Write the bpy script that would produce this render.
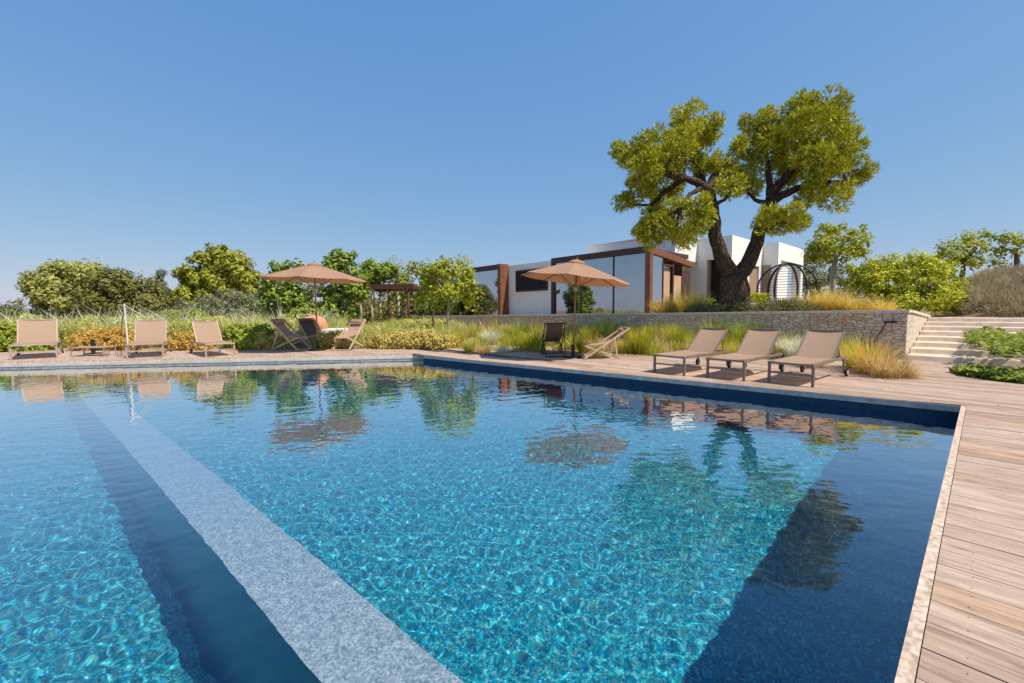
import bpy, math, random
import numpy as np
from mathutils import Vector, Matrix
random.seed(7); np.random.seed(7)
R = math.radians
for o in list(bpy.data.objects): bpy.data.objects.remove(o)
S = bpy.context.scene
COL = S.collection

# ------------------------------------------------------------------ camera
CAM_H = 1.3; FPX = 428.0; PITCH = R(4.1); ROLL = R(-0.5)
fw = np.array([0, math.cos(PITCH), -math.sin(PITCH)]); rt = np.array([1., 0, 0]); up = np.cross(rt, fw)
cr = math.cos(ROLL)*rt + math.sin(ROLL)*up; cu = -math.sin(ROLL)*rt + math.cos(ROLL)*up
cd = bpy.data.cameras.new('camera'); cam = bpy.data.objects.new('camera', cd); COL.objects.link(cam)
cd.sensor_fit = 'HORIZONTAL'; cd.sensor_width = 36; cd.lens = 36*FPX/1024; cd.clip_start = .05; cd.clip_end = 6000
mw = Matrix.Identity(4)
for i in range(3):
    mw[i][0] = cr[i]; mw[i][1] = cu[i]; mw[i][2] = -fw[i]
mw[2][3] = CAM_H
cam.matrix_world = mw; S.camera = cam

# ------------------------------------------------------------------ light
SUN_EL = R(57); SUN_H = Vector((.86, -.51)).normalized()         # horizontal direction towards the sun
sdir = Vector((SUN_H.x*math.cos(SUN_EL), SUN_H.y*math.cos(SUN_EL), math.sin(SUN_EL)))
EXPO = .72
W = bpy.data.worlds.new('World'); S.world = W; W.use_nodes = True
nt = W.node_tree; nt.nodes.clear()
sky = nt.nodes.new('ShaderNodeTexSky'); sky.sky_type = 'NISHITA'; sky.sun_disc = False
sky.sun_elevation = SUN_EL; sky.sun_rotation = math.atan2(SUN_H.x, SUN_H.y)
sky.altitude = 50; sky.air_density = 1.0; sky.dust_density = .4; sky.ozone_density = 3.0
bg = nt.nodes.new('ShaderNodeBackground'); bg.inputs[1].default_value = .15
wo = nt.nodes.new('ShaderNodeOutputWorld')
# the sky as a hazy summer day shows it: the bright band near the horizon held back, channel by channel
sp_ = nt.nodes.new('ShaderNodeSeparateColor'); cb_ = nt.nodes.new('ShaderNodeCombineColor'); nt.links.new(sky.outputs[0], sp_.inputs[0])
for ch, (gain, power) in enumerate(((.137, .76), (.249, .455), (.515, .185))):
    a_ = nt.nodes.new('ShaderNodeMath'); a_.operation = 'POWER'; a_.inputs[1].default_value = power
    b_ = nt.nodes.new('ShaderNodeMath'); b_.operation = 'MULTIPLY'; b_.inputs[1].default_value = gain/.15/2**EXPO
    nt.links.new(sp_.outputs[ch], a_.inputs[0]); nt.links.new(a_.outputs[0], b_.inputs[0])
    nt.links.new(b_.outputs[0], cb_.inputs[ch])
nt.links.new(cb_.outputs[0], bg.inputs[0]); nt.links.new(bg.outputs[0], wo.inputs[0])
ld = bpy.data.lights.new('sun', 'SUN'); ld.energy = 3.7; ld.angle = R(.53); ld.color = (1, .90, .75)
sun = bpy.data.objects.new('sun', ld); COL.objects.link(sun)
sun.rotation_euler = sdir.to_track_quat('Z', 'Y').to_euler(); sun.location = (30, -12, 40)
ld.cycles.is_caustics_light = True
S.view_settings.view_transform = 'Standard'; S.view_settings.look = 'None'
S.view_settings.exposure = EXPO; S.view_settings.gamma = 1
S.cycles.use_denoising = True
S.cycles.max_bounces = 10; S.cycles.transmission_bounces = 8; S.cycles.diffuse_bounces = 3; S.cycles.glossy_bounces = 4
S.cycles.transparent_max_bounces = 8
S.cycles.sample_clamp_indirect = 6

# ------------------------------------------------------------------ frames of reference
AZ = R(42.2)
BV = np.array([math.cos(AZ), math.sin(AZ)]); AV = np.array([-math.sin(AZ), math.cos(AZ)])
def ab(a, b, z=0.): p = AV*a + BV*b; return Vector((p[0], p[1], z))           # house / pool axes
def to_ab(x, y): return x*AV[0]+y*AV[1], x*BV[0]+y*BV[1]
def ray(x, y): return fw + cr*(x-512)/FPX - cu*(y-341.5)/FPX
def gz(x, y, z=0.):                                                             # sight line meets height z
    d = ray(x, y); t = (z-CAM_H)/d[2]; return Vector((d[0]*t, d[1]*t, z))
def gy(x, y, Y):                                                                # sight line at distance Y
    d = ray(x, y); t = Y/d[1]; return Vector((d[0]*t, d[1]*t, CAM_H+d[2]*t))

# ------------------------------------------------------------------ helpers
class M:
    def __init__(s): s.v = []; s.f = []
    def add(s, v, f):
        n = len(s.v); s.v += [tuple(p) for p in v]; s.f += [tuple(i+n for i in q) for q in f]; return s
    def box(s, c, d, rot=None):
        c = Vector(c); x, y, z = d[0]/2, d[1]/2, d[2]/2
        P = [Vector((i*x, j*y, k*z)) for i in (-1, 1) for j in (-1, 1) for k in (-1, 1)]
        if rot is not None: P = [rot @ p for p in P]
        return s.add([p+c for p in P], [(0,1,3,2),(4,6,7,5),(0,4,5,1),(2,3,7,6),(0,2,6,4),(1,5,7,3)])
    def bar(s, p, q, w, h, upv=(0,0,1)):
        p = Vector(p); q = Vector(q); d = (q-p); L = d.length; d.normalize()
        u = Vector(upv)
        if abs(d.dot(u)) > .98: u = Vector((0,1,0))
        x = d.cross(u).normalized(); z = x.cross(d)
        rot = Matrix((x, d, z)).transposed()
        return s.box((p+q)/2, (w, L, h), rot)
    def prism(s, poly, z0, z1):
        n = len(poly); v = [(p[0], p[1], z0) for p in poly]+[(p[0], p[1], z1) for p in poly]
        f = [tuple(range(n-1, -1, -1)), tuple(range(n, 2*n))]+[(i, (i+1) % n, n+(i+1) % n, n+i) for i in range(n)]
        return s.add(v, f)
    def tube(s, pts, rad, n=8, cap=True):
        pts = [Vector(p) for p in pts]
        if not hasattr(rad, '__len__'): rad = [rad]*len(pts)
        v = []; f = []; ref = None
        for i, p in enumerate(pts):
            d = (pts[min(i+1, len(pts)-1)]-pts[max(i-1, 0)]).normalized()
            if ref is None: ref = d.orthogonal().normalized()
            x = (ref-d*ref.dot(d)).normalized(); ref = x; y = d.cross(x)
            for k in range(n):
                a = 2*math.pi*k/n; v.append(p+(x*math.cos(a)+y*math.sin(a))*rad[i])
        for i in range(len(pts)-1):
            for k in range(n): f.append((i*n+k, i*n+(k+1) % n, (i+1)*n+(k+1) % n, (i+1)*n+k))
        if cap: f += [tuple(range(n-1, -1, -1)), tuple(range((len(pts)-1)*n, len(pts)*n))]
        return s.add(v, f)
    def lathe(s, prof, n=24, c=(0,0,0)):
        v = []; f = []
        for r, z in prof:
            for k in range(n):
                a = 2*math.pi*k/n; v.append((c[0]+r*math.cos(a), c[1]+r*math.sin(a), c[2]+z))
        for i in range(len(prof)-1):
            for k in range(n): f.append((i*n+k, i*n+(k+1) % n, (i+1)*n+(k+1) % n, (i+1)*n+k))
        return s.add(v, f)
    def build(s, name, mat, parent=None, smooth=False, bevel=0):
        me = bpy.data.meshes.new(name); me.from_pydata(s.v, [], s.f); me.update()
        return link(name, me, mat, parent, smooth, bevel)
def link(name, me, mat, parent=None, smooth=False, bevel=0):
    if mat: me.materials.append(mat)
    if smooth: me.polygons.foreach_set('use_smooth', [True]*len(me.polygons))
    o = bpy.data.objects.new(name, me); COL.objects.link(o)
    if parent: o.parent = parent
    if bevel:
        m = o.modifiers.new('bevel', 'BEVEL'); m.width = bevel; m.segments = 2; m.limit_method = 'ANGLE'
    return o
def npmesh(name, V, F, mat, parent=None, smooth=False):
    """V (n,3) array, F (m,k) array of equal sized faces"""
    me = bpy.data.meshes.new(name); m, k = F.shape
    me.vertices.add(len(V)); me.vertices.foreach_set('co', np.ascontiguousarray(V, dtype=np.float32).ravel())
    me.loops.add(m*k); me.loops.foreach_set('vertex_index', np.ascontiguousarray(F, dtype=np.int32).ravel())
    me.polygons.add(m); me.polygons.foreach_set('loop_start', np.arange(m, dtype=np.int32)*k)
    me.update(calc_edges=True); me.validate()
    return link(name, me, mat, parent, smooth)
def thing(name, label, cat, loc=(0,0,0), rz=0, group=None):
    o = bpy.data.objects.new(name, None); COL.objects.link(o); o.location = loc; o.rotation_euler = (0,0,rz)
    o.empty_display_size = .2
    return tag(o, label, cat, group)
def tag(o, label, cat, group=None, kind=None):
    o['label'] = label; o['category'] = cat
    if group: o['group'] = group
    if kind: o['kind'] = kind
    return o
def struct(o): o['kind'] = 'structure'; return o
def dup(root, loc, rz, label, scale=None):
    r = root.copy(); COL.objects.link(r); r.location = loc; r.rotation_euler = (0,0,rz); r['label'] = label
    if scale: r.scale = scale
    for ch in list(root.children):
        c = ch.copy(); COL.objects.link(c); c.parent = r
        for g in list(ch.children):
            d = g.copy(); COL.objects.link(d); d.parent = c
    return r

# ------------------------------------------------------------------ materials
def mat(name):
    m = bpy.data.materials.new(name); m.use_nodes = True; n = m.node_tree; n.nodes.clear()
    out = n.nodes.new('ShaderNodeOutputMaterial'); return m, n, out
def N(n, t, **k):
    x = n.nodes.new('ShaderNode'+t)
    for a, b in k.items():
        if a.startswith('i_'):
            key = a[2:]; key = int(key) if key.isdigit() else key.replace('_', ' ')
            x.inputs[key].default_value = b
        else: setattr(x, a, b)
    return x
def ramp(n, stops, interp='LINEAR'):
    r = N(n, 'ValToRGB'); e = r.color_ramp.elements; r.color_ramp.interpolation = interp
    while len(e) < len(stops): e.new(.5)
    for k, (p, c) in zip(e, stops): k.position = p; k.color = (*c, 1)
    return r
def plain(name, col, rough=.6, var=.12, scale=8, bump=0, metal=0, spec=.4, obj=True, stretch=None):
    """one surface colour with a little natural mottling"""
    m, n, out = mat(name); L = n.links.new
    b = N(n, 'BsdfPrincipled'); b.inputs['Roughness'].default_value = rough; b.inputs['Metallic'].default_value = metal
    b.inputs['Specular IOR Level'].default_value = spec
    tc = N(n, 'TexCoord'); no = N(n, 'TexNoise'); no.inputs['Scale'].default_value = scale; no.inputs['Detail'].default_value = 5
    src = tc.outputs['Object']
    if stretch:
        mp = N(n, 'Mapping'); mp.inputs['Scale'].default_value = stretch; L(src, mp.inputs[0]); src = mp.outputs[0]
    L(src, no.inputs['Vector'])
    lo = tuple(c*(1-var) for c in col); hi = tuple(min(1, c*(1+var)) for c in col)
    r = ramp(n, [(.3, lo), (.7, hi)]); L(no.outputs[0], r.inputs[0]); L(r.outputs[0], b.inputs['Base Color'])
    if bump:
        bp = N(n, 'Bump'); bp.inputs['Strength'].default_value = bump; bp.inputs['Distance'].default_value = .02
        L(no.outputs[0], bp.inputs['Height']); L(bp.outputs[0], b.inputs['Normal'])
    L(b.outputs[0], out.inputs[0]); return m
LEAF = 1.55
def leafmat(name, cols, trans=.35, rough=.55, nscale=.8):
    """foliage: a colour of its own for every leaf, broad drifts of colour, light through the leaf"""
    m, n, out = mat(name); L = n.links.new
    g = N(n, 'NewGeometry'); tc = N(n, 'TexCoord'); no = N(n, 'TexNoise'); no.inputs['Scale'].default_value = nscale
    L(tc.outputs['Object'], no.inputs['Vector'])
    mx = N(n, 'Math', operation='MULTIPLY_ADD'); mx.inputs[1].default_value = .55; L(g.outputs['Random Per Island'], mx.inputs[0])
    sc = N(n, 'Math', operation='MULTIPLY'); sc.inputs[1].default_value = .5; L(no.outputs[0], sc.inputs[0]); L(sc.outputs[0], mx.inputs[2])
    cols = [tuple(min(.75, q*LEAF) for q in c) for c in cols]
    k = len(cols); r = ramp(n, [(.1+.8*i/(k-1), c) for i, c in enumerate(cols)]); L(mx.outputs[0], r.inputs[0])
    b = N(n, 'BsdfPrincipled'); b.inputs['Roughness'].default_value = rough; b.inputs['Specular IOR Level'].default_value = .25
    L(r.outputs[0], b.inputs['Base Color'])
    t = N(n, 'BsdfTranslucent'); L(r.outputs[0], t.inputs[0])
    ms = N(n, 'MixShader'); ms.inputs[0].default_value = trans; L(b.outputs[0], ms.inputs[1]); L(t.outputs[0], ms.inputs[2])
    L(ms.outputs[0], out.inputs[0]); return m

def mosaic(name, cols, size=.03, rough=.25, grout=(.25,.32,.36)):
    """small square glass tiles, each of its own colour"""
    m, n, out = mat(name); L = n.links.new
    tc = N(n, 'TexCoord'); mp = N(n, 'Mapping'); mp.inputs['Rotation'].default_value = (0,0,-AZ); L(tc.outputs['Object'], mp.inputs[0])
    sc = N(n, 'VectorMath', operation='SCALE'); sc.inputs['Scale'].default_value = 1/size; L(mp.outputs[0], sc.inputs[0])
    of = N(n, 'VectorMath', operation='ADD'); of.inputs[1].default_value = (.37,.41,.43); L(sc.outputs[0], of.inputs[0])
    fl = N(n, 'VectorMath', operation='FLOOR'); L(of.outputs[0], fl.inputs[0])
    wn = N(n, 'TexWhiteNoise', noise_dimensions='3D'); L(fl.outputs[0], wn.inputs[0])
    no = N(n, 'TexNoise'); no.inputs['Scale'].default_value = 1.3; no.inputs['Detail'].default_value = 3; L(mp.outputs[0], no.inputs['Vector'])
    a = N(n, 'Math', operation='MULTIPLY_ADD'); a.inputs[1].default_value = .8; L(wn.outputs[0], a.inputs[0])
    s2 = N(n, 'Math', operation='MULTIPLY'); s2.inputs[1].default_value = .2; L(no.outputs[0], s2.inputs[0]); L(s2.outputs[0], a.inputs[2])
    k = len(cols); r = ramp(n, [(i/k, c) for i, c in enumerate(cols)], 'CONSTANT'); L(a.outputs[0], r.inputs[0])
    b = N(n, 'BsdfPrincipled'); b.inputs['Roughness'].default_value = rough; L(r.outputs[0], b.inputs['Base Color'])
    b.inputs['Specular IOR Level'].default_value = .1
    L(b.outputs[0], out.inputs[0]); return m

# ================================================================== POOL
WZ = -.2                                            # water level below the deck
FAR = lambda a: 8.10-.137*(a-.147)                  # far edge of the pool (b as a function of a)
EDGE_A = .147
C_R = ab(EDGE_A, 8.10); C_L = ab(11.17, 6.59)
E1 = Vector((-2.75, 13.30, 0)); E2 = Vector((-24., 10.75, 0))
POOL = [ab(EDGE_A, -6), C_R, C_L, E1, E2, Vector((-24, -6, 0))]
D_R, D_L, D_S = 2.0, 2.35, .45                      # depths of the two basins and of the ledge between them
SL = lambda a: .885-.137*a; SR = lambda a: 1.335-.139*a
blue = [(.003,.13,.28),(.005,.20,.355),(.008,.265,.38),(.035,.39,.45),(.003,.145,.32),(.014,.295,.33),(.13,.52,.56),(.004,.22,.29),(.12,.27,.26),(.008,.23,.44)]  # near-zero red, here and in the wall tile, paints light lost in water
m_floor = mosaic('pool_mosaic', blue, .015)
m_tile = mosaic('pool_wall_tile', [(.002,.062,.18),(.002,.068,.195),(.003,.073,.205),(.002,.064,.185)], .035)
m_wline = mosaic('waterline_tile', [(.010,.036,.075),(.012,.042,.085),(.013,.046,.095),(.010,.038,.08)], .035)
m_ledge = mosaic('pool_ledge_glint_tile', [(.30,.33,.385),(.40,.425,.475),(.355,.385,.435),(.52,.53,.56),(.25,.28,.345)], .012)  # speckle of paler tiles paints the fine ripple light on the ledge
pool = M()
fz_r, fz_l = WZ-D_R, WZ-D_L
aL = 30.
# right basin floor, left basin floor
pf = M()
pf.add([ab(EDGE_A-1, SR(EDGE_A-1), fz_r), ab(EDGE_A-1, 11, fz_r), ab(aL, 11, fz_r), ab(aL, SR(aL), fz_r)], [(0,1,2,3)])
pf.add([ab(EDGE_A-1, -14, fz_l), ab(EDGE_A-1, SL(EDGE_A-1), fz_l), ab(aL, SL(aL), fz_l), ab(aL, -24, fz_l)], [(0,1,2,3)])
floor = struct(pf.build('pool_floor', m_floor))
lg = M(); zt = WZ-D_S
a0 = EDGE_A-.5
P = [(a0, SL(a0)), (a0, SR(a0)), (aL, SR(aL)), (aL, SL(aL))]
lg.add([ab(a, b, zt) for a, b in P], [(0,1,2,3)])
ledge = struct(lg.build('pool_ledge_top', m_ledge))
lw = M()
lw.add([ab(*P[0], zt), ab(*P[3], zt), ab(*P[3], fz_l-.1), ab(*P[0], fz_l-.1)], [(0,1,2,3)])
lw.add([ab(*P[1], zt), ab(*P[2], zt), ab(*P[2], fz_r-.1), ab(*P[1], fz_r-.1)], [(3,2,1,0)])
ledge_side = struct(lw.build('pool_ledge_side', m_tile))
pw = M()
for i in range(len(POOL)):
    p, q = POOL[i], POOL[(i+1) % len(POOL)]
    top = -.05 if i in (0, 1) else (-.03 if i == 2 else -.1)
    pw.add([Vector((p.x, p.y, top)), Vector((q.x, q.y, top)), Vector((q.x, q.y, fz_r-.1)), Vector((p.x, p.y, fz_r-.1))], [(0,1,2,3)])
pwall = struct(pw.build('pool_wall', m_tile))
pq = M()                                            # darker band of tiles at the waterline
for i in range(2):
    p_, q_ = POOL[i], POOL[i+1]; d_ = (q_-p_).normalized(); n_ = Vector((-d_.y, d_.x, 0))*.006
    p_, q_ = p_+n_, q_+n_
    pq.add([Vector((p_.x, p_.y, -.06)), Vector((q_.x, q_.y, -.06)), Vector((q_.x, q_.y, -.34)), Vector((p_.x, p_.y, -.34))], [(0,1,2,3)])
pline = struct(pq.build('waterline_tiles', m_wline))
# the water: a real rippled surface
def make_water():
    xs = np.concatenate([np.arange(-24.2, -5, .036), np.arange(-5, 2.2, .016), np.arange(2.2, 6.4, .03)])
    ys = np.concatenate([np.arange(-6, .6, .06), np.arange(.6, 6.2, .016), np.arange(6.2, 13.6, .034)])      # finer where one looks down into it
    X, Y = np.meshgrid(xs, ys); Z = np.zeros_like(X)
    rng = np.random.RandomState(3)
    for lam, slope, k in ((1.7,.001,4),(.9,.002,6),(.5,.0032,8),(.30,.0055,12),(.19,.0068,14),(.125,.0075,16),(.08,.0098,18)):
        for j in range(k):
            l = lam*rng.uniform(.8, 1.25); th = rng.normal(R(80), .9); kk = 2*math.pi/l
            Z += slope/math.sqrt(k)*1.41/kk*np.sin(kk*(X*math.cos(th)+Y*math.sin(th))+rng.uniform(0, 6.28))
    # calmer and livelier patches
    V = np.stack([X, Y, Z+WZ], -1).reshape(-1, 3)
    h, w = X.shape; i = np.arange(h*w).reshape(h, w)
    F = np.stack([i[:-1,:-1], i[:-1,1:], i[1:,1:], i[1:,:-1]], -1).reshape(-1, 4)
    cx = V[F].mean(1); keep = np.ones(len(F), bool)
    for j in range(len(POOL)):
        p, q = POOL[j], POOL[(j+1) % len(POOL)]
        # polygon is clockwise seen from above; keep the inner side with a little overlap into the wall
        n_ = np.array([-(q-p).y, (q-p).x]); n_ /= np.linalg.norm(n_)
        if j == 2: continue
        keep &= ((cx[:,0]-p.x)*n_[0]+(cx[:,1]-p.y)*n_[1]) > -.06
    F = F[keep]; u = np.unique(F); re = -np.ones(len(V), int); re[u] = np.arange(len(u))
    return V[u], re[F]
m, n, out = mat('pool_water'); g = N(n, 'BsdfGlass'); g.inputs['IOR'].default_value = 1.333; g.inputs['Roughness'].default_value = 0
g.inputs['Color'].default_value = (.86, .96, 1, 1); # grazing light is turned back by the surface more than a mirror-flat sheet would
lw_ = N(n, 'LayerWeight'); lw_.inputs[0].default_value = .5
rr = ramp(n, [(.36, (0,0,0)), (.50, (.075,.075,.075)), (.60, (.17,.17,.17)), (.69, (.37,.37,.37)), (.78, (.63,.63,.63)), (.88, (.80,.80,.80))]); n.links.new(lw_.outputs['Facing'], rr.inputs[0])
gl = N(n, 'BsdfGlossy'); gl.inputs['Roughness'].default_value = 0; gl.inputs['Color'].default_value = (1,1,1,1)
ms = N(n, 'MixShader'); n.links.new(rr.outputs[0], ms.inputs[0]); n.links.new(g.outputs[0], ms.inputs[1]); n.links.new(gl.outputs[0], ms.inputs[2])
n.links.new(ms.outputs[0], out.inputs[0])
Vw, Fw = make_water()
water = struct(npmesh('water', Vw, Fw, m, smooth=True))
water.cycles.is_caustics_caster = True
for o in (floor, ledge, ledge_side, pwall, pline): o.cycles.is_caustics_receiver = True
#@@REST

# ================================================================== DECK
m, n, out = mat('weathered_boards'); L = n.links.new
tc = N(n, 'TexCoord'); mp = N(n, 'Mapping'); mp.inputs['Rotation'].default_value = (0,0,-AZ-math.pi/2)
L(tc.outputs['Object'], mp.inputs[0])
geo = N(n, 'NewGeometry')
sh = N(n, 'VectorMath', operation='SCALE'); sh.inputs['Scale'].default_value = 40
cmb = N(n, 'CombineXYZ'); L(geo.outputs['Random Per Island'], cmb.inputs[0]); L(geo.outputs['Random Per Island'], cmb.inputs[1]); L(cmb.outputs[0], sh.inputs[0])
ad = N(n, 'VectorMath', operation='ADD'); L(mp.outputs[0], ad.inputs[0]); L(sh.outputs[0], ad.inputs[1])
st = N(n, 'Mapping'); st.inputs['Scale'].default_value = (1.2, 28, 1); L(ad.outputs[0], st.inputs[0])
gr = N(n, 'TexNoise'); gr.inputs['Scale'].default_value = 1.6; gr.inputs['Detail'].default_value = 8; gr.inputs['Roughness'].default_value = .65; L(st.outputs[0], gr.inputs['Vector'])
st2 = N(n, 'Mapping'); st2.inputs['Scale'].default_value = (1, 3.5, 1); L(ad.outputs[0], st2.inputs[0])
bl = N(n, 'TexNoise'); bl.inputs['Scale'].default_value = 3.4; bl.inputs['Detail'].default_value = 6; bl.inputs['Roughness'].default_value = .7; L(st2.outputs[0], bl.inputs['Vector'])
r1 = ramp(n, [(0, (.34,.235,.18)), (.3, (.44,.325,.255)), (.6, (.50,.375,.30)), (.85, (.47,.35,.275)), (1, (.46,.30,.195))]); L(geo.outputs['Random Per Island'], r1.inputs[0])
r2 = ramp(n, [(.28, (.50,.46,.43)), (.5, (.95,.95,.95)), (.75, (1.14,1.13,1.12))]); L(gr.outputs[0], r2.inputs[0])
r3 = ramp(n, [(.30, (.58,.53,.49)), (.45, (.93,.92,.91)), (.56, (1.02,1.02,1.02)), (.7, (1.2,1.2,1.2))]); L(bl.outputs[0], r3.inputs[0])
m1 = N(n, 'Mix', data_type='RGBA', blend_type='MULTIPLY'); m1.inputs[0].default_value = 1; L(r1.outputs[0], m1.inputs[6]); L(r2.outputs[0], m1.inputs[7])
m2 = N(n, 'Mix', data_type='RGBA', blend_type='MULTIPLY'); m2.inputs[0].default_value = 1; L(m1.outputs[2], m2.inputs[6]); L(r3.outputs[0], m2.inputs[7])
# knots
vk = N(n, 'TexVoronoi'); vk.inputs['Scale'].default_value = 1.7; stk = N(n, 'Mapping'); stk.inputs['Scale'].default_value = (.8, 2.2, 1); L(ad.outputs[0], stk.inputs[0]); L(stk.outputs[0], vk.inputs['Vector'])
rk = ramp(n, [(.02, (.42,.33,.28)), (.05, (1,1,1))]); L(vk.outputs['Distance'], rk.inputs[0])
m3 = N(n, 'Mix', data_type='RGBA', blend_type='MULTIPLY'); m3.inputs[0].default_value = .7; L(m2.outputs[2], m3.inputs[6]); L(rk.outputs[0], m3.inputs[7])
b = N(n, 'BsdfPrincipled'); b.inputs['Roughness'].default_value = .75; b.inputs['Specular IOR Level'].default_value = .2
L(m3.outputs[2], b.inputs['Base Color'])
bp = N(n, 'Bump'); bp.inputs['Strength'].default_value = .5; bp.inputs['Distance'].default_value = .006; L(gr.outputs[0], bp.inputs['Height']); L(bp.outputs[0], b.inputs['Normal'])
L(b.outputs[0], out.inputs[0]); m_board = m
m_gap = plain('deck_underside', (.09,.06,.045), .9)
m_coping = plain('coping_timber', (.52,.40,.31), .8, .42, 26, .7)
m_fascia = plain('grey_stone_edge', (.36,.345,.34), .6, .25, 9, .2)
m_step = plain('pale_stone_edge', (.56,.50,.44), .7, .12, 6, .2)

def a_left(b):
    """where the boards start on the far side of the pool for a given b"""
    if b >= 8.10: return None
    if b > 6.62: return .147+(8.10-b)/.137
    return 11.62+(7.0-b)*.714
dk = M(); BW = .2; GAP = .0055
rng = random.Random(5)
def board(a0l, a0h, a1l, a1h, b0, b1):
    """one board between two (possibly slanted) ends, cut into lengths"""
    a = (a0l+a0h)/2; end = (a1l+a1h)/2; segs = [(a0l, a0h)]
    x = a+rng.uniform(.8, 3.6)
    while x < end-.5:
        segs.append((x, x)); x += rng.uniform(2.4, 4.2)
    segs.append((a1l, a1h))
    for i in range(len(segs)-1):
        g = .0 if i == 0 else GAP*.5
        g2 = 0 if i == len(segs)-2 else GAP*.5
        (l0, h0), (l1, h1) = segs[i], segs[i+1]
        dz = rng.uniform(-.0015, .0015)
        p = [ab(l0+g, b0, dz), ab(h0+g, b1, dz), ab(h1-g2, b1, dz), ab(l1-g2, b0, dz)]
        q = [v-Vector((0,0,.028)) for v in p]
        dk.add(p+q, [(3,2,1,0),(0,1,5,4),(1,2,6,5),(2,3,7,6),(3,0,4,7)])
b = -6.0
while b < 15.2:
    b0, b1 = b+GAP/2, b+BW-GAP/2
    b += BW
    lo, hi = a_left(b0), a_left(b1)
    if b0 > 8.12: board(-11, -11, 14.5, 14.5, b0, b1)
    else:
        board(-11, -11, .100, .100, b0, b1)
        if lo is not None:
            if hi is None: hi = EDGE_A
            board(lo, hi, max(lo, hi)+6.5, max(lo, hi)+6.5, b0, b1)
deck = struct(dk.build('deck', m_board))
sc_ = M()                                           # screw heads, two on every board at every joist
b = -1.0
while b < 6.2:
    x = -.02
    while x > -4.2:
        for db_ in (.045, .155):
            c = ab(x+rng.uniform(-.006,.006), b+db_+rng.uniform(-.004,.004), .0018)
            sc_.add([c]+[c+Vector((.0032*math.cos(k*math.pi/3), .0032*math.sin(k*math.pi/3), 0)) for k in range(6)], [(0,k+1,(k+1)%6+1) for k in range(6)])
        x -= .55
    b += BW
struct(sc_.build('deck_screws', plain('screw_steel', (.20,.16,.135), .5, .1, metal=.3)))
db = M()
z = -.032
db.add([ab(.10, -6.5, z), ab(.10, 8.12, z), ab(-12, 8.12, z), ab(-12, -6.5, z)], [(0,1,2,3)])
db.add([C_R+Vector((0,0,z)), C_L+Vector((0,0,z)), ab(14.5, 8.4, z), ab(14.5, 16, z), ab(-12, 16, z), ab(-12, 8.1, z)], [(0,1,2,3,4,5)])
pl = [E1, E2, E2+Vector((-1.5, 5.5, 0)), E1+Vector((-1.5, 5.5, 0)), ab(14.5, 8.4)]
db.add([Vector((p.x, p.y, z)) for p in pl], [(0,1,2,3,4)])
struct(db.build('deck_base', m_gap))
ck = M()
x = -6.0
while x < 8.1:
    e = min(8.13, x+rng.uniform(2.2, 3.4))
    P4 = [(.104, x+.002), (.150, x+.002), (.150, e-.002), (.104, e-.002)]
    ck.prism([ab(*p) for p in P4], -.10, .004)
    x = e
struct(ck.build('pool_coping', m_coping))
fa = M()
def band(p, q, z0, z1, w):
    """a long strip of edging along p-q, w wide towards the water side"""
    d = (q-p).normalized(); nn = Vector((d.y, -d.x, 0))
    if nn.dot(Vector((-6, 3, 0))-p) < 0: nn = -nn
    return [p+nn*w, q+nn*w, q, p], z0, z1
fa.prism(*band(C_R, C_L, -.085, -.004, .014)); struct(fa.build('pool_fascia', m_fascia))
fb = M(); fb.prism(*band(E1, E2, -.145, -.06, .05)); struct(fb.build('pool_step', m_step))
fc = M(); fc.prism(*band(E1, E2, -.30, -.148, .035)); struct(fc.build('pool_step_face', m_fascia))
fd = M(); fd.prism(*band(E1, E2, -.06, .003, .02)); struct(fd.build('deck_edge', m_coping))

# ================================================================== GROUND
WALL_B = 14.3; WALL_A0 = 1.27; WALL_A1 = 27.
BX = [-60, -24, -19.2, -8.4, -2.5, 3.45, 8.5, 9.7]; BY = [16, 16, 16, 15.4, 14.8, 11.7, 10.2, 10.6]
def back_y(x):
    return np.where(x < 9.7, np.interp(x, BX, BY), 9.6+.741*(10.6-x)/.672)
def sm(t): t = np.clip(t, 0, 1); return t*t*(3-2*t)
def ground_z(x, y):
    a = x*AV[0]+y*AV[1]; b_ = x*BV[0]+y*BV[1]
    d = y-back_y(x)
    z = np.where(d < 0, -.12, .03+.25*sm(d/9))
    dist = np.hypot(x, y)
    z = z-4.5*sm((dist-45)/120)
    inside = (a > 1.62) & (a < 27.5) & (b_ > WALL_B+.34)
    z = np.where(inside, .98-4*sm((dist-60)/120), z)
    right = (a <= 1.3) & (b_ > 20.0)
    z = np.where(right, .95-4*sm((dist-60)/120), z)
    bank = 1.15*sm((.9-a)/1.2)*sm((b_-20.6)/5)*(a < 1.3)
    z = np.where((a < 1.3) & (b_ > 14.5), np.maximum(z, z+bank), z)
    left = (a >= 27.5) & (b_ > WALL_B) & (a < 33)
    z = np.where(left, np.maximum(z, .3+.7*sm(1-(a-27.5)/5)), z)
    return z
def gh(x, y): return float(ground_z(np.array([x*1.0]), np.array([y*1.0]))[0])
xs = np.concatenate([[-3000,-1200,-500,-250,-150,-100,-75], np.arange(-60,-26,1.5), np.arange(-26,24,.25), np.arange(24,60,1.5), [75,100,150,250,500,1200,3000]])
ys = np.concatenate([[-60,-20,-8,0], np.arange(3,28,.25), np.arange(28,70,1.5), [80,100,130,180,250,500,1200,4000]])
X, Y = np.meshgrid(xs, ys); Zg = ground_z(X, Y)
Zg += np.where(Zg > -.05, .02*np.sin(X*3.1+Y*1.7)*np.sin(Y*2.3-X), 0)
Vg = np.stack([X, Y, Zg], -1).reshape(-1, 3); h, w = X.shape; ii = np.arange(h*w).reshape(h, w)
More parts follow.
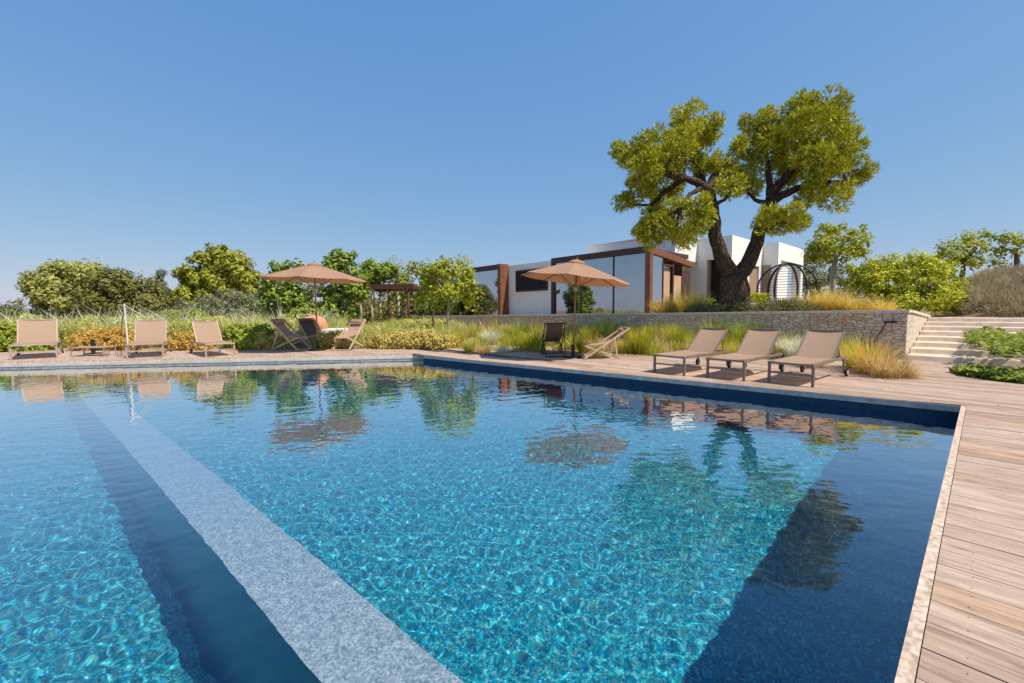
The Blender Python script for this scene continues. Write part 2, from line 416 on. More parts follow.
Fg = np.stack([ii[:-1,:-1], ii[:-1,1:], ii[1:,1:], ii[1:,:-1]], -1).reshape(-1, 4)
cx = Vg[Fg].mean(1); deckzone = (cx[:,1] < back_y(cx[:,0])-.45) & (cx[:,0] > -28) & (cx[:,0] < 16) & (cx[:,1] > -7)
m, n, out = mat('dry_soil'); L = n.links.new
tc = N(n, 'TexCoord'); n1 = N(n, 'TexNoise'); n1.inputs['Scale'].default_value = .5; n1.inputs['Detail'].default_value = 9; L(tc.outputs['Object'], n1.inputs['Vector'])
n2 = N(n, 'TexNoise'); n2.inputs['Scale'].default_value = 14; n2.inputs['Detail'].default_value = 6; L(tc.outputs['Object'], n2.inputs['Vector'])
ra = ramp(n, [(.35, (.30,.22,.14)), (.5, (.34,.26,.16)), (.62, (.16,.16,.05))]); L(n1.outputs[0], ra.inputs[0])
rb = ramp(n, [(.3, (.6,.58,.55)), (.7, (1.15,1.12,1.1))]); L(n2.outputs[0], rb.inputs[0])
mm = N(n, 'Mix', data_type='RGBA', blend_type='MULTIPLY'); mm.inputs[0].default_value = 1; L(ra.outputs[0], mm.inputs[6]); L(rb.outputs[0], mm.inputs[7])
b = N(n, 'BsdfPrincipled'); b.inputs['Roughness'].default_value = .95; b.inputs['Specular IOR Level'].default_value = .1; L(mm.outputs[2], b.inputs['Base Color'])
bp = N(n, 'Bump'); bp.inputs['Strength'].default_value = .6; L(n2.outputs[0], bp.inputs['Height']); L(bp.outputs[0], b.inputs['Normal'])
L(b.outputs[0], out.inputs[0])
struct(npmesh('ground', Vg, Fg[~deckzone], m, smooth=True))

# ================================================================== RETAINING WALL AND STAIRS
def stonemat(name, cols, sx, sz, mortar=(.30,.25,.20), axis='XZ', dark=.0):
    m, n, out = mat(name); L = n.links.new
    tc = N(n, 'TexCoord'); sp = N(n, 'SeparateXYZ'); L(tc.outputs['Object'], sp.inputs[0])
    cb = N(n, 'CombineXYZ'); L(sp.outputs[axis[0]], cb.inputs[0]); L(sp.outputs[axis[1]], cb.inputs[1])
    nz = N(n, 'TexNoise'); nz.inputs['Scale'].default_value = 2.2; L(cb.outputs[0], nz.inputs['Vector'])
    dx = N(n, 'VectorMath', operation='MULTIPLY_ADD'); dx.inputs[1].default_value = (.18,.10,0); L(nz.outputs['Color'], dx.inputs[0]); L(cb.outputs[0], dx.inputs[2])
    mp = N(n, 'Mapping'); mp.inputs['Scale'].default_value = (sx, sz, 1); L(dx.outputs[0], mp.inputs[0])
    v = N(n, 'TexVoronoi', voronoi_dimensions='2D', distance='CHEBYCHEV'); v.inputs['Scale'].default_value = 1; v.inputs['Randomness'].default_value = .75; L(mp.outputs[0], v.inputs['Vector'])
    ve = N(n, 'TexVoronoi', voronoi_dimensions='2D', feature='DISTANCE_TO_EDGE'); ve.inputs['Scale'].default_value = 1; ve.inputs['Randomness'].default_value = .75; L(mp.outputs[0], ve.inputs['Vector'])
    sc = N(n, 'SeparateColor'); L(v.outputs['Color'], sc.inputs[0])
    k = len(cols); r = ramp(n, [(i/k, c) for i, c in enumerate(cols)], 'CONSTANT'); L(sc.outputs[0], r.inputs[0])
    fine = N(n, 'TexNoise'); fine.inputs['Scale'].default_value = 16; fine.inputs['Detail'].default_value = 7; L(tc.outputs['Object'], fine.inputs['Vector'])
    rf = ramp(n, [(.3, (.72,.70,.68)), (.7, (1.12,1.1,1.08))]); L(fine.outputs[0], rf.inputs[0])
    mu = N(n, 'Mix', data_type='RGBA', blend_type='MULTIPLY'); mu.inputs[0].default_value = 1; L(r.outputs[0], mu.inputs[6]); L(rf.outputs[0], mu.inputs[7])
    re = ramp(n, [(.01, (0,0,0)), (.08, (1,1,1))]); L(ve.outputs['Distance'], re.inputs[0])
    mo = N(n, 'Mix', data_type='RGBA'); mo.inputs[6].default_value = (*mortar, 1); L(re.outputs[0], mo.inputs[0]); L(mu.outputs[2], mo.inputs[7])
    b = N(n, 'BsdfPrincipled'); b.inputs['Roughness'].default_value = .9; b.inputs['Specular IOR Level'].default_value = .15; L(mo.outputs[2], b.inputs['Base Color'])
    bp = N(n, 'Bump'); bp.inputs['Strength'].default_value = .8; bp.inputs['Distance'].default_value = .03; L(re.outputs[0], bp.inputs['Height'])
    b2 = N(n, 'Bump'); b2.inputs['Strength'].default_value = .35; b2.inputs['Distance'].default_value = .02; L(fine.outputs[0], b2.inputs['Height']); L(bp.outputs[0], b2.inputs['Normal']); L(b2.outputs[0], b.inputs['Normal'])
    L(b.outputs[0], out.inputs[0]); return m
m_stone = stonemat('rubble_stone', [(.76,.57,.42),(.80,.63,.47),(.70,.51,.38),(.80,.64,.47),(.66,.47,.34),(.68,.43,.27),(.79,.64,.50),(.74,.56,.42)], 5.2, 12.5, (.42,.32,.25))
m_endstone = stonemat('pale_end_stone', [(.62,.55,.45),(.66,.60,.50),(.58,.52,.44),(.68,.61,.50)], 3.0, 6.0, (.50,.44,.36), 'YZ')
m_cap = plain('wall_cap_stone', (.66,.56,.46), .85, .16, 5, .3)
m_stair = plain('stair_stone', (.66,.52,.405), .85, .16, 4, .4)
# local frame of the wall: +x runs along the wall to the left and away (AV), +y into the terrace (BV)... built with its origin at the pool end
wall_o = ab(WALL_A0, WALL_B, 0); WROT = math.atan2(AV[1], AV[0])
t = thing('retaining_wall', 'long low rubble stone retaining wall with pale flat cap holding up the house terrace', 'wall', wall_o, WROT)
zt = lambda s: 1.17-.0095*s
def wl(s, d, z): return (s, -d, z)                       # d measured into the terrace (BV is -y in this frame)
wb = M(); Lw = WALL_A1-WALL_A0
wb.add([wl(0,0,-.15), wl(Lw,0,-.15), wl(Lw,0,zt(Lw)), wl(0,0,zt(0)), wl(0,.6,-.15), wl(Lw,.6,-.15), wl(Lw,.6,zt(Lw)), wl(0,.6,zt(0))],
       [(0,1,2,3),(4,7,6,5),(3,2,6,7),(1,5,6,2)])
wb.build('stone_face', m_stone, t)
we = M()
we.add([wl(0,0,-.15), wl(0,6.2,-.15), wl(0,6.2,.95), wl(0,0,zt(0)), wl(.5,.6,-.15), wl(.5,6.2,-.15), wl(.5,6.2,.95), wl(.5,.6,1.15)],
       [(0,3,2,1),(4,5,6,7),(3,7,6,2),(1,2,6,5)])
we.build('stone_end', m_endstone, t)
wc = M(); o_ = .035
def capstrip(mm, a0, a1, d0, d1, z0, z1, th=.07):
    mm.add([wl(a0,d0,z0), wl(a1,d0,z1), wl(a1,d1,z1), wl(a0,d1,z0), wl(a0,d0,z0+th), wl(a1,d0,z1+th), wl(a1,d1,z1+th), wl(a0,d1,z0+th)],
           [(0,1,2,3)[::-1],(4,5,6,7),(0,4,5,1)[::-1],(1,5,6,2)[::-1],(2,6,7,3)[::-1],(3,7,4,0)[::-1]])
s0 = -o_
while s0 < Lw:
    s1 = min(Lw, s0+1.15); capstrip(wc, s0+.004, s1-.004, -o_, .62, zt(max(s0,0)), zt(s1)); s0 = s1
wc.build('cap', m_cap, t)
wc2 = M()
wc2.add([wl(-o_,.624,zt(0)), wl(.52,.624,zt(0)), wl(.52,6.2,.95), wl(-o_,6.2,.95), wl(-o_,.624,zt(0)+.07), wl(.52,.624,zt(0)+.07), wl(.52,6.2,1.02), wl(-o_,6.2,1.02)],
        [(0,1,2,3),(7,6,5,4),(0,4,5,1),(1,5,6,2),(2,6,7,3),(3,7,4,0)])
wc2.build('cap', m_cap, t)

st_ = thing('garden_stairs', 'broad pale stone steps climbing beside the end of the stone wall', 'stairs', ab(WALL_A0-.01, WALL_B, 0), WROT)
NST = 8
for i in range(NST):
    d0 = i*.755+.05; z1 = .95*(i+1)/NST; q = M()
    wob = random.uniform(-.03, .03)
    yf = -(d0+wob); zb0 = .95*i/NST-.02; bt = .055
    q.add([(-9.2, yf+.0, zb0), (0, yf+.0, zb0), (0, yf-bt, z1), (-9.2, yf-bt, z1), (-9.2, yf-1.1, zb0), (0, yf-1.1, zb0), (0, yf-1.1, z1), (-9.2, yf-1.1, z1)],
          [(1,0,3,2),(3,7,6,2),(0,1,5,4),(4,5,6,7),(0,4,7,3),(1,2,6,5)])          # battered risers, leaned back so that they catch the sun
    q.build('step', m_stair, st_, bevel=.012)

# ================================================================== HOUSE
m_white = plain('white_render', (.80,.78,.75), .85, .03, 2)
m_white2 = plain('soft_white_render', (.78,.75,.72), .85, .04, 2)
m_corten = plain('rust_brown_cladding', (.20,.075,.038), .55, .25, 3, .1)
m_cortend = plain('dark_brown_frame', (.075,.032,.022), .5, .2, 3)
m_tan = plain('tan_curtain', (.50,.33,.22), .8, .1, 3)
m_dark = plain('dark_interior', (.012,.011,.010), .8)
m_floorin = plain('interior_floor', (.35,.32,.29), .7)
m_tandoor = plain('tan_shutter', (.32,.22,.14), .7, .12, 4)
m, n, out = mat('window_glass'); L = n.links.new
gl = N(n, 'BsdfGlossy'); gl.inputs['Roughness'].default_value = .015; gl.inputs['Color'].default_value = (.64,.68,.72,1)
tr = N(n, 'BsdfTransparent'); tr.inputs[0].default_value = (.75,.78,.80,1)
lw_ = N(n, 'LayerWeight'); lw_.inputs[0].default_value = .62
rr = ramp(n, [(0, (.36,.36,.36)), (1, (.95,.95,.95))]); L(lw_.outputs['Facing'], rr.inputs[0])
ms = N(n, 'MixShader'); L(rr.outputs[0], ms.inputs[0]); L(tr.outputs[0], ms.inputs[1]); L(gl.outputs[0], ms.inputs[2]); L(ms.outputs[0], out.inputs[0])
m_glass = m
HR = WROT
def habox(mm, a0, a1, b0, b1, z0, z1):
    """box in house axes (local frame: x along AV, y = -BV direction so that it is right handed)"""
    c = ((a0+a1)/2, -(b0+b1)/2, (z0+z1)/2); mm.box(c, (abs(a1-a0), abs(b1-b0), z1-z0)); return mm
house = thing('modern_house', 'white flat roofed modern house with rust brown framed glass pavilions behind the pine', 'house', (0,0,0), HR)
Z0 = .92
def hp(name, mt, *boxes, parent=None):
    q = M()
    for bx in boxes: habox(q, *bx)
    return q.build(name, mt, parent or house)
ZR = 5.98
# main volumes
hp('wall', m_white, (13.2, 20.1, 25.8, 40, 4.45, ZR), (13.2, 20.1, 28.9, 40, Z0, 4.447))
hp('wall', m_white, (10.98, 13.197, 28.9, 40, 4.55, ZR), (12.55, 13.197, 28.9, 40, Z0, 4.547), (10.98, 11.55, 28.9, 32.0, Z0, 4.547), (10.98, 11.55, 33.9, 40, Z0, 4.547), (10.98, 11.55, 32.0, 33.9, 4.3, 4.547))
d1 = hp('dark_doorway', m_dark, (11.553, 12.547, 29.3, 29.4, Z0, 4.54)); hp('door_frame', m_tandoor, (12.40, 12.546, 29.05, 29.29, Z0, 4.53), parent=d1)  # near-black panel paints the unlit opening
hp('shutter', m_tandoor, (11.1, 11.2, 32.003, 33.897, Z0, 4.297))
hp('wall', m_white, (9.97, 10.977, 34.5, 40.7, 4.75, ZR), (9.97, 10.977, 34.5, 35.15, Z0, 4.747), (9.97, 10.6, 40.1, 40.7, Z0, 4.747), (10.2, 10.977, 35.3, 37.6, Z0, 4.70))
hp('shutter', m_tandoor, (10.45, 10.95, 34.44, 34.497, Z0, 4.4))
hp('roof', m_white2, (13.1, 20.2, 25.7, 40.1, ZR+.003, ZR+.06))
# pavilion 1
GA0, GA1, GB0, GB1, GT = 12.0, 19.0, 20.7, 25.75, 4.66
hp('floor_slab', m_cap, (GA0-.1, 34.5, GB0-.12, GB1, .85, .985))
pav = hp('pavilion_roof', m_cortend, (GA0, GA1, GB0, GB0+.25, GT-.34, GT), (GA0+.3, GA1, GB0+.253, GB1, GT-.30, GT-.05))
q = M(); y0, y1 = -GB0, -GB1
zt0, zt1, zb = GT, 4.12, GT-.36
q.add([(GA0-.05, y0+.004, zb), (GA0+.25, y0+.004, zb), (GA0+.25, y0+.004, zt0+.004), (GA0-.05, y0+.004, zt0+.004), (GA0-.05, y1, zt1-.30), (GA0+.25, y1, zt1-.30), (GA0+.25, y1, zt1), (GA0-.05, y1, zt1)],
      [(0,1,2,3),(4,7,6,5),(0,4,5,1),(1,5,6,2),(2,6,7,3),(3,7,4,0)])
q.build('side_beam', m_corten, house)
hp('corner_post', m_corten, (GA0-.05, GA0+.25, GB0+.0, GB0+.30, .99, GT-.363))
hp('end_post', m_cortend, (GA1-.25, GA1, GB0, GB0+.25, .99, GT-.343))
for a0, a1 in ((GA0+.252, 14.25), (14.31, 16.6), (16.66, GA1-.252)):
    w_ = hp('window', m_glass, (a0+.003, a1-.003, GB0+.10, GB0+.115, .99, GT-.345))
    hp('mullion', m_cortend, (a0-.055, a0, GB0+.05, GB0+.15, .99, GT-.345), parent=w_)
# inside of the pavilion: pale floor, tan curtains, white sheets added to pale the panes
hp('back_wall', m_tandoor, (GA0+.6, GA1, GB1-.1, GB1-.02, .99, GT-.32))
hp('interior_floor', m_floorin, (GA0+.05, GA1-.05, GB0+.3, GB1-.1, .988, 1.0))
hp('window', m_glass, (GA0+.06, GA0+.075, GB0+.303, 22.2, .99, GT-.45))
hp('window_frame', m_cortend, (GA0+.03, GA0+.10, 22.203, 22.30, .99, 4.0), (GA0+.03, GA0+.10, 22.303, 23.35, 3.72, 3.82), (GA0+.03, GA0+.10, 23.353, 23.45, .99, 3.9))
hp('added_sheer_curtain', m_white2, (14.6, 15.5, GB0+.30, GB0+.315, 1.003, GT-.4))  # white sheet added behind the glass so the pane looks paler
hp('added_sheer_curtain', m_white2, (GA0+.35, GA0+1.5, GB0+.30, GB0+.315, 1.003, GT-.4))
hp('curtain', m_tan, (GA0+.2, GA0+.26, 22.35, 23.3, .99, 3.72)); hp('curtain', m_tan, (GA0+.12, GA0+.18, 23.5, 24.5, .99, 3.25))
hp('side_door', m_cortend, (GA0+.1, GA0+.2, 24.55, 25.6, .99, 3.6))
# white block between the pavilions, with its dark tilted window
hp('wall', m_white2, (19.003, 23.35, 20.68, 25.7, .9, 4.52))
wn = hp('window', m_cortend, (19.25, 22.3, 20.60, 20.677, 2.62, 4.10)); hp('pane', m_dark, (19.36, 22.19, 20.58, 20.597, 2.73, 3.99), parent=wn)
# pavilion 2
PA0, PA1, PB0 = 24.1, 33.5, 19.9
PA0 = 23.1
hp('pavilion_roof', m_cortend, (PA0+.3, PA1, PB0, PB0+.25, 4.25, 4.60), (PA0+.3, PA1, PB0+.253, 25.7, 4.3, 4.5))
hp('corner_post', m_corten, (PA0, PA0+.297, PB0-.02, 20.675, .95, 4.62))
for a0, a1 in ((PA0+.3, 26.6), (26.66, 30.0), (30.06, PA1)):
    w_ = hp('window', m_glass, (a0+.003, a1-.003, PB0+.10, PB0+.115, .99, 4.247))
    hp('mullion', m_cortend, (a0-.055, a0, PB0+.05, PB0+.15, .99, 4.247), parent=w_)
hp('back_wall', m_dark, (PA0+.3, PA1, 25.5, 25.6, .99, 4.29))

# ================================================================== FOLIAGE TOOLS
RS = np.random.RandomState(11)
def unit(n_):
    v = RS.normal(size=(n_, 3)); return v/np.linalg.norm(v, axis=1, keepdims=True)
def leaves(C, out_, size, aspect=2.0, upb=.55, jit=.7):
    """rhombic leaves at points C, facing roughly out_ -> V, F"""
    n_ = len(C); nrm = out_+jit*unit(n_)+np.array([0,0,upb]); nrm /= np.linalg.norm(nrm, axis=1, keepdims=True)
    u = unit(n_); u -= nrm*(u*nrm).sum(1, keepdims=True); u /= np.linalg.norm(u, axis=1, keepdims=True)
    w_ = np.cross(nrm, u); s = size*RS.uniform(.6, 1.35, (n_, 1))
    tip = u*s*aspect/2; sd = w_*s/2
    V = np.stack([C-tip, C+sd-nrm*s*.12, C+tip, C-sd-nrm*s*.12], 1).reshape(-1, 3)
    return V, np.arange(n_*4).reshape(-1, 4)
def needles(C, out_, size, per=7, width=.026):
    """tufts of needles fanning out from points C"""
    n_ = len(C); Cn = np.repeat(C, per, 0); d = np.repeat(out_, per, 0)+.75*unit(n_*per); d /= np.linalg.norm(d, axis=1, keepdims=True)
    u = np.repeat(out_, per, 0)+.35*unit(n_*per); w_ = np.cross(d, u); w_ /= np.linalg.norm(w_, axis=1, keepdims=True)
    s = size*RS.uniform(.6, 1.3, (n_*per, 1)); wd = w_*width/2
    V = np.stack([Cn-d*s*.1, Cn+d*s*.4+wd, Cn+d*s, Cn+d*s*.4-wd], 1).reshape(-1, 3)
    return V, np.arange(n_*per*4).reshape(-1, 4)
def cat(parts):
    V = []; F = []; k = 0
    for v, f in parts: V.append(v); F.append(f+k); k += len(v)
    return np.concatenate(V), np.concatenate(F)
def crown_points(blobs, clumps, per, crad, shell=.55, flat=1.0):
    """leaf positions gathered in clumps through each blob (centre, radii); returns points and outward directions"""
    P = []; D = []
    for c, r in blobs:
        c = np.array(c); r = np.array(r); vol = (r[0]*r[1]*r[2])**(2/3); k = max(3, int(clumps*vol))
        d = unit(k); rad = shell+(1-shell)*RS.uniform(0, 1, (k, 1))**.6
        cc = c+d*r*rad; cr_ = crad*RS.uniform(.55, 1.25, (k, 1))
        pts = np.repeat(cc, per, 0); dd = unit(k*per); rr_ = RS.uniform(.25, 1, (k*per, 1))**.5
        off = dd*rr_*np.repeat(cr_, per, 0); off[:,2] *= flat
        P.append(pts+off); D.append(.6*np.repeat(d, per, 0)+.7*dd)
    P = np.concatenate(P); D = np.concatenate(D); D /= np.linalg.norm(D, axis=1, keepdims=True); return P, D
def pblob(px, py, rx, ry, Y, dY=0, rd=None):
    """a blob whose middle lies at distance Y+dY and whose real size follows from that distance"""
    c = gy(px, py, Y+dY); k = Y/FPX
    return (tuple(c), (rx*k, (rd if rd else (rx+ry)/2*k), ry*k))
m_bark = plain('grey_bark', (.13,.10,.08), .95, .4, 6, .8, stretch=(1,1,.3))
m, n, out = mat('pine_bark'); L = n.links.new
tc = N(n, 'TexCoord'); mp = N(n, 'Mapping'); mp.inputs['Scale'].default_value = (15,15,4.5); L(tc.outputs['Object'], mp.inputs[0])
nz = N(n, 'TexNoise'); nz.inputs['Scale'].default_value = 1.2; nz.inputs['Detail'].default_value = 8; L(mp.outputs[0], nz.inputs['Vector'])
wv = N(n, 'VectorMath', operation='MULTIPLY_ADD'); wv.inputs[1].default_value = (.8,.8,.8); L(nz.outputs['Color'], wv.inputs[0]); L(mp.outputs[0], wv.inputs[2])
vo = N(n, 'TexVoronoi', feature='DISTANCE_TO_EDGE'); vo.inputs['Scale'].default_value = 1; L(wv.outputs[0], vo.inputs['Vector'])
r0 = ramp(n, [(0, (.05,.035,.027)), (.15, (.115,.082,.062)), (.4, (.18,.135,.105))]); L(vo.outputs['Distance'], r0.inputs[0])
r1_ = ramp(n, [(.3, (.6,.58,.56)), (.7, (1.25,1.2,1.15))]); L(nz.outputs[0], r1_.inputs[0])
mu = N(n, 'Mix', data_type='RGBA', blend_type='MULTIPLY'); mu.inputs[0].default_value = 1; L(r0.outputs[0], mu.inputs[6]); L(r1_.outputs[0], mu.inputs[7])
b = N(n, 'BsdfPrincipled'); b.inputs['Roughness'].default_value = .95; b.inputs['Specular IOR Level'].default_value = .1; L(mu.outputs[2], b.inputs['Base Color'])
rh = ramp(n, [(0, (0,0,0)), (.3, (1,1,1))]); L(vo.outputs['Distance'], rh.inputs[0])
bp = N(n, 'Bump'); bp.inputs['Strength'].default_value = 1; bp.inputs['Distance'].default_value = .035; L(rh.outputs[0], bp.inputs['Height']); L(bp.outputs[0], b.inputs['Normal'])
L(b.outputs[0], out.inputs[0]); m_pinebark = m
m_palebark = plain('pale_bark', (.36,.30,.23), .95, .3, 7, .5, stretch=(1,1,.3))
def limbs(mm, segs, n_=9):
    for pts, rad in segs:
        # subdivide with a slight wander
        P = [Vector(p) for p in pts]; Q = [P[0]]; Rr = [rad[0]]
        for i in range(len(P)-1):
            L_ = (P[i+1]-P[i]).length
            for k in range(1, 4):
                f = k/3; w_ = Vector(unit(1)[0])*L_*.035*(1 if k < 3 else 0)
                Q.append(P[i].lerp(P[i+1], f)+w_); Rr.append(rad[i]+(rad[i+1]-rad[i])*f)
        mm.tube(Q, Rr, n_)
def tree(name, label, ctg, base, segs, blobs, lm, clumps=9, per=26, crad=.45, size=.16, aspect=1.8, group=None, bark=None, shell=.5, tuft=None, crownname='crown', flat=1.0, twigs=0, upb=0):
    t = thing(name, label, ctg, base, 0, group); bx = Vector(base)
    P, D = crown_points(blobs, clumps, per, crad, shell, flat)
    D = D+np.array([0,0,upb])
    V, F = needles(P, D, size, tuft) if tuft else leaves(P, D, size, aspect)
    npmesh(crownname, V-np.array(base), F, lm, t)
    if segs:
        mm = M(); limbs(mm, [([Vector(p)-bx for p in pts], rad) for pts, rad in segs])
        if twigs:
            src = [p for pts, rad in segs for p in pts[1:]]
            for c, r in blobs:
                c = Vector(c); s = min(src, key=lambda p: (Vector(p)-c).length)
                for k in range(twigs):
                    e = c+Vector(unit(1)[0])*min(r)*.7
                    mid = Vector(s).lerp(e, .5)+Vector((0,0,.1))
                    limbs(mm, [([Vector(s)-bx, mid-bx, e-bx], (.05, .035, .012))], 5)
        mm.build('trunk', bark or m_bark, t, smooth=True)
    return t
def blades(n_, height, spread, lean, width, droop=.35, wind=(0,0), hv=.35, seg=3):
    """a tuft of arching blades -> V, F"""
    ang = RS.uniform(0, 2*math.pi, n_); r0 = spread*np.sqrt(RS.uniform(0, 1, n_))
    base = np.stack([np.cos(ang)*r0, np.sin(ang)*r0, np.zeros(n_)], 1)
    a2 = ang+RS.normal(0, .6, n_); ln = lean*RS.uniform(.2, 1.3, n_); hh = height*RS.uniform(1-hv, 1+hv*.6, n_)
    d = np.stack([np.cos(a2)*ln+wind[0], np.sin(a2)*ln+wind[1], np.zeros(n_)], 1)*hh[:,None]
    side = np.stack([-np.sin(a2+RS.normal(0,.8,n_)), np.cos(a2), np.zeros(n_)], 1)*width/2
    V = np.zeros((n_, (seg+1)*2, 3))
    for i in range(seg+1):
        f = i/seg; w_ = (1-f)**.7*.9+.1
        p = base+d*(f**1.6)+np.stack([np.zeros(n_)]*2+[hh*(f-droop*f**3*np.minimum(1, ln))], 1)
        V[:,2*i] = p-side*w_; V[:,2*i+1] = p+side*w_
    k = (seg+1)*2; F = []
    for i in range(seg): F.append(np.array([2*i, 2*i+1, 2*i+3, 2*i+2]))
    F = (np.arange(n_)[:,None,None]*k+np.stack(F)[None]).reshape(-1, 4)
    return V.reshape(-1, 3), F
def place(V, F, loc, s=1.0, rz=0):
    c, s_ = math.cos(rz), math.sin(rz); Rm = np.array([[c,-s_,0],[s_,c,0],[0,0,1]])
    return (V*s)@Rm.T+np.array(loc), F
#@@P3

# ================================================================== THE BIG PINE
G = lambda p: (p[0], p[1], gh(p[0], p[1]))
m_pine = leafmat('pine_needles', [(.04,.06,.008),(.17,.19,.014),(.39,.37,.022),(.53,.47,.03)], .07, .6, .9)
PY = 14.9
pb = gy(735, 292, PY); pb = Vector((pb.x, pb.y, gh(pb.x, pb.y)-.1))
def pp(x, y, d=0): return gy(x, y, PY+d)
segs = [
 ([pb, pp(735,290), pp(733,276)], (.55,.47,.41)),
 ([pp(733,279), pp(724,262,-.1), pp(716,240,-.2), pp(713,215,-.3), pp(710,193,-.3), pp(697,182,-.4), pp(684,178,-.6)], (.30,.25,.215,.20,.18,.13,.09)),
 ([pp(684,178,-.6), pp(662,172,-.9), pp(645,162,-1.0)], (.15,.09,.05)),
 ([pp(684,178,-.6), pp(668,190,-.2), pp(650,205,.2), pp(634,205,.3)], (.11,.08,.05,.03)),
 ([pp(711,200,-.3), pp(704,186,.4), pp(697,165,.7), pp(690,140,.9)], (.15,.12,.08,.04)),
 ([pp(708,192,-.3), pp(714,176,.2), pp(721,170,.8), pp(735,176,1.0)], (.15,.12,.08,.04)),
 ([pp(705,186,-.3), pp(690,194,-.8), pp(680,208,-1.2)], (.10,.07,.04)),
 ([pp(712,206,-.3), pp(724,200,-.7), pp(736,187,-1.0)], (.08,.05,.03)),
 ([pp(735,280), pp(748,264,.1), pp(757,242,.2), pp(764,218,.3), pp(769,203,.3)], (.31,.255,.22,.20,.19)),
 ([pp(769,203,.3), pp(782,195,.1), pp(798,188,-.2), pp(818,182,-.6), pp(845,180,-.8)], (.17,.14,.11,.07,.03)),
 ([pp(769,203,.3), pp(770,185,.5), pp(768,165,.8), pp(764,140,1.0)], (.15,.11,.08,.03)),
 ([pp(770,196,.4), pp(786,178,.1), pp(800,155,.2), pp(812,128,.4), pp(825,108,.6)], (.17,.14,.10,.07,.03)),
 ([pp(792,168,.2), pp(815,158,-.6), pp(838,150,-1.1)], (.13,.09,.04)),
 ([pp(766,212,.3), pp(776,216,-.5), pp(785,222,-1.0)], (.08,.05,.03)),
 ([pp(768,204,.3), pp(755,200,.6), pp(742,186,.9)], (.10,.06,.03)),
]
PB = [(690,122,20,16,0),(700,140,22,16,.8),(716,128,9,10,.3),(682,140,18,14,-.6),(655,148,22,14,-.6),(635,158,20,15,-.2),(626,148,11,9,.2),(652,165,24,14,-1.1),(690,160,26,15,.9),(676,158,22,14,-.9),(715,168,20,12,.5),(730,176,17,12,.9),
 (660,186,26,12,.8),(645,180,18,12,-.4),(633,197,11,10,.2),(622,200,8,8,.0),(680,222,26,20,-.9),(655,228,22,16,-.3),(662,208,18,13,.5),(697,212,15,14,-1.3),(645,236,14,8,-.5),(672,240,26,8,-.6),(725,188,14,10,-.7),(742,188,15,9,.8),
 (763,125,13,13,.9),(752,118,10,9,.4),(770,140,15,15,.4),(752,150,15,13,.7),(738,145,8,6,.2),(765,165,17,16,.9),(775,110,10,9,.2),(800,112,20,18,.6),(823,102,20,15,.3),(840,108,13,14,.0),(812,125,26,18,-.6),(790,135,20,20,.9),
 (845,125,11,14,.5),(795,150,25,20,.5),(838,148,24,16,-.9),(852,142,10,12,-.2),(815,165,30,16,-.8),(790,172,22,14,1.0),(840,165,20,12,-.2),(862,172,11,8,-.4),(853,186,12,8,-.2),(828,186,24,10,-.9),(810,195,22,8,-.3),(838,200,13,8,-.6),
 (782,222,22,15,-1.0),(796,217,12,9,-.6),(770,230,12,10,-.4),(752,186,12,10,.4),(745,175,10,8,.9)]
BL = [pblob(x, y, rx*.78, ry*.78, PY, d, (rx+ry)/2*PY/FPX*1.0) for x, y, rx, ry, d in PB]
tree('pine_tree', 'big leaning umbrella pine with a forked dark trunk rising in front of the house', 'pine tree', pb, segs, BL, m_pine,
     clumps=38, per=62, crad=.27, size=.15, tuft=6, upb=.45, bark=m_pinebark, shell=.45, twigs=2)

# ================================================================== TREES BEHIND
m_willow = leafmat('olive_pale_leaves', [(.125,.14,.035),(.25,.255,.065),(.38,.36,.11)], .3)
m_darkleaf = leafmat('dark_oak_leaves', [(.045,.05,.012),(.11,.11,.022),(.20,.18,.045)], .22)
m_gold = leafmat('golden_pine_leaves', [(.085,.10,.016),(.21,.225,.025),(.34,.325,.045)], .3)
m_fig = leafmat('fig_leaves', [(.05,.085,.013),(.14,.20,.025),(.28,.32,.05)], .35)
m_lime = leafmat('lime_leaves', [(.10,.13,.014),(.24,.26,.020),(.38,.36,.035)], .4)
m_olive = leafmat('olive_leaves', [(.08,.095,.045),(.15,.16,.08),(.24,.24,.13)], .25)
m_conif = leafmat('far_conifer_needles', [(.07,.09,.06),(.11,.13,.09)], .15)
m_laurel = leafmat('laurel_leaves', [(.05,.08,.008),(.20,.23,.014),(.40,.40,.022),(.52,.47,.035)], .35)
def T(name, label, px, Y, segpx, blobs, lm, ctg='tree', group=None, bark=None, z=None, **k):
    b = gy(px, 300, Y); b = Vector((b.x, b.y, (gh(b.x, b.y) if z is None else z)-.05))
    segs = []
    for pts, rad in segpx:
        P = [b if p == 0 else gy(p[0], p[1], Y+(p[2] if len(p) > 2 else 0)) for p in pts]; segs.append((P, rad))
    B = [pblob(x, y, rx, ry, Y, d) for x, y, rx, ry, d in blobs]
    return tree(name, label, ctg, b, segs, B, lm, group=group, bark=bark, **k)
T('pale_tree', 'broad pale olive green tree at the far left of the garden', 66, 46, [([0,(66,300),(62,285)], (.5,.45,.3))],
  [(60,285,26,17,0),(42,284,13,12,-1),(72,274,22,12,0),(85,280,22,16,1),(50,297,20,10,-1),(75,297,28,12,0),(68,268,12,6,0),(90,272,12,8,1)], m_willow, clumps=7.36, per=78, crad=.8, size=0.165, aspect=2.6)
T('dark_oak', 'dense dark round oak between the pale tree and the tiny conifer', 120, 38, [([0,(120,300),(120,288)], (.4,.35,.2))],
  [(105,293,27,18,0),(130,292,28,19,0),(118,283,24,12,0),(145,299,22,14,-.5),(92,302,20,12,-.5),(120,306,40,10,-1),(160,297,14,16,1)], m_darkleaf, clumps=8.96, per=67, crad=.7, size=0.149)
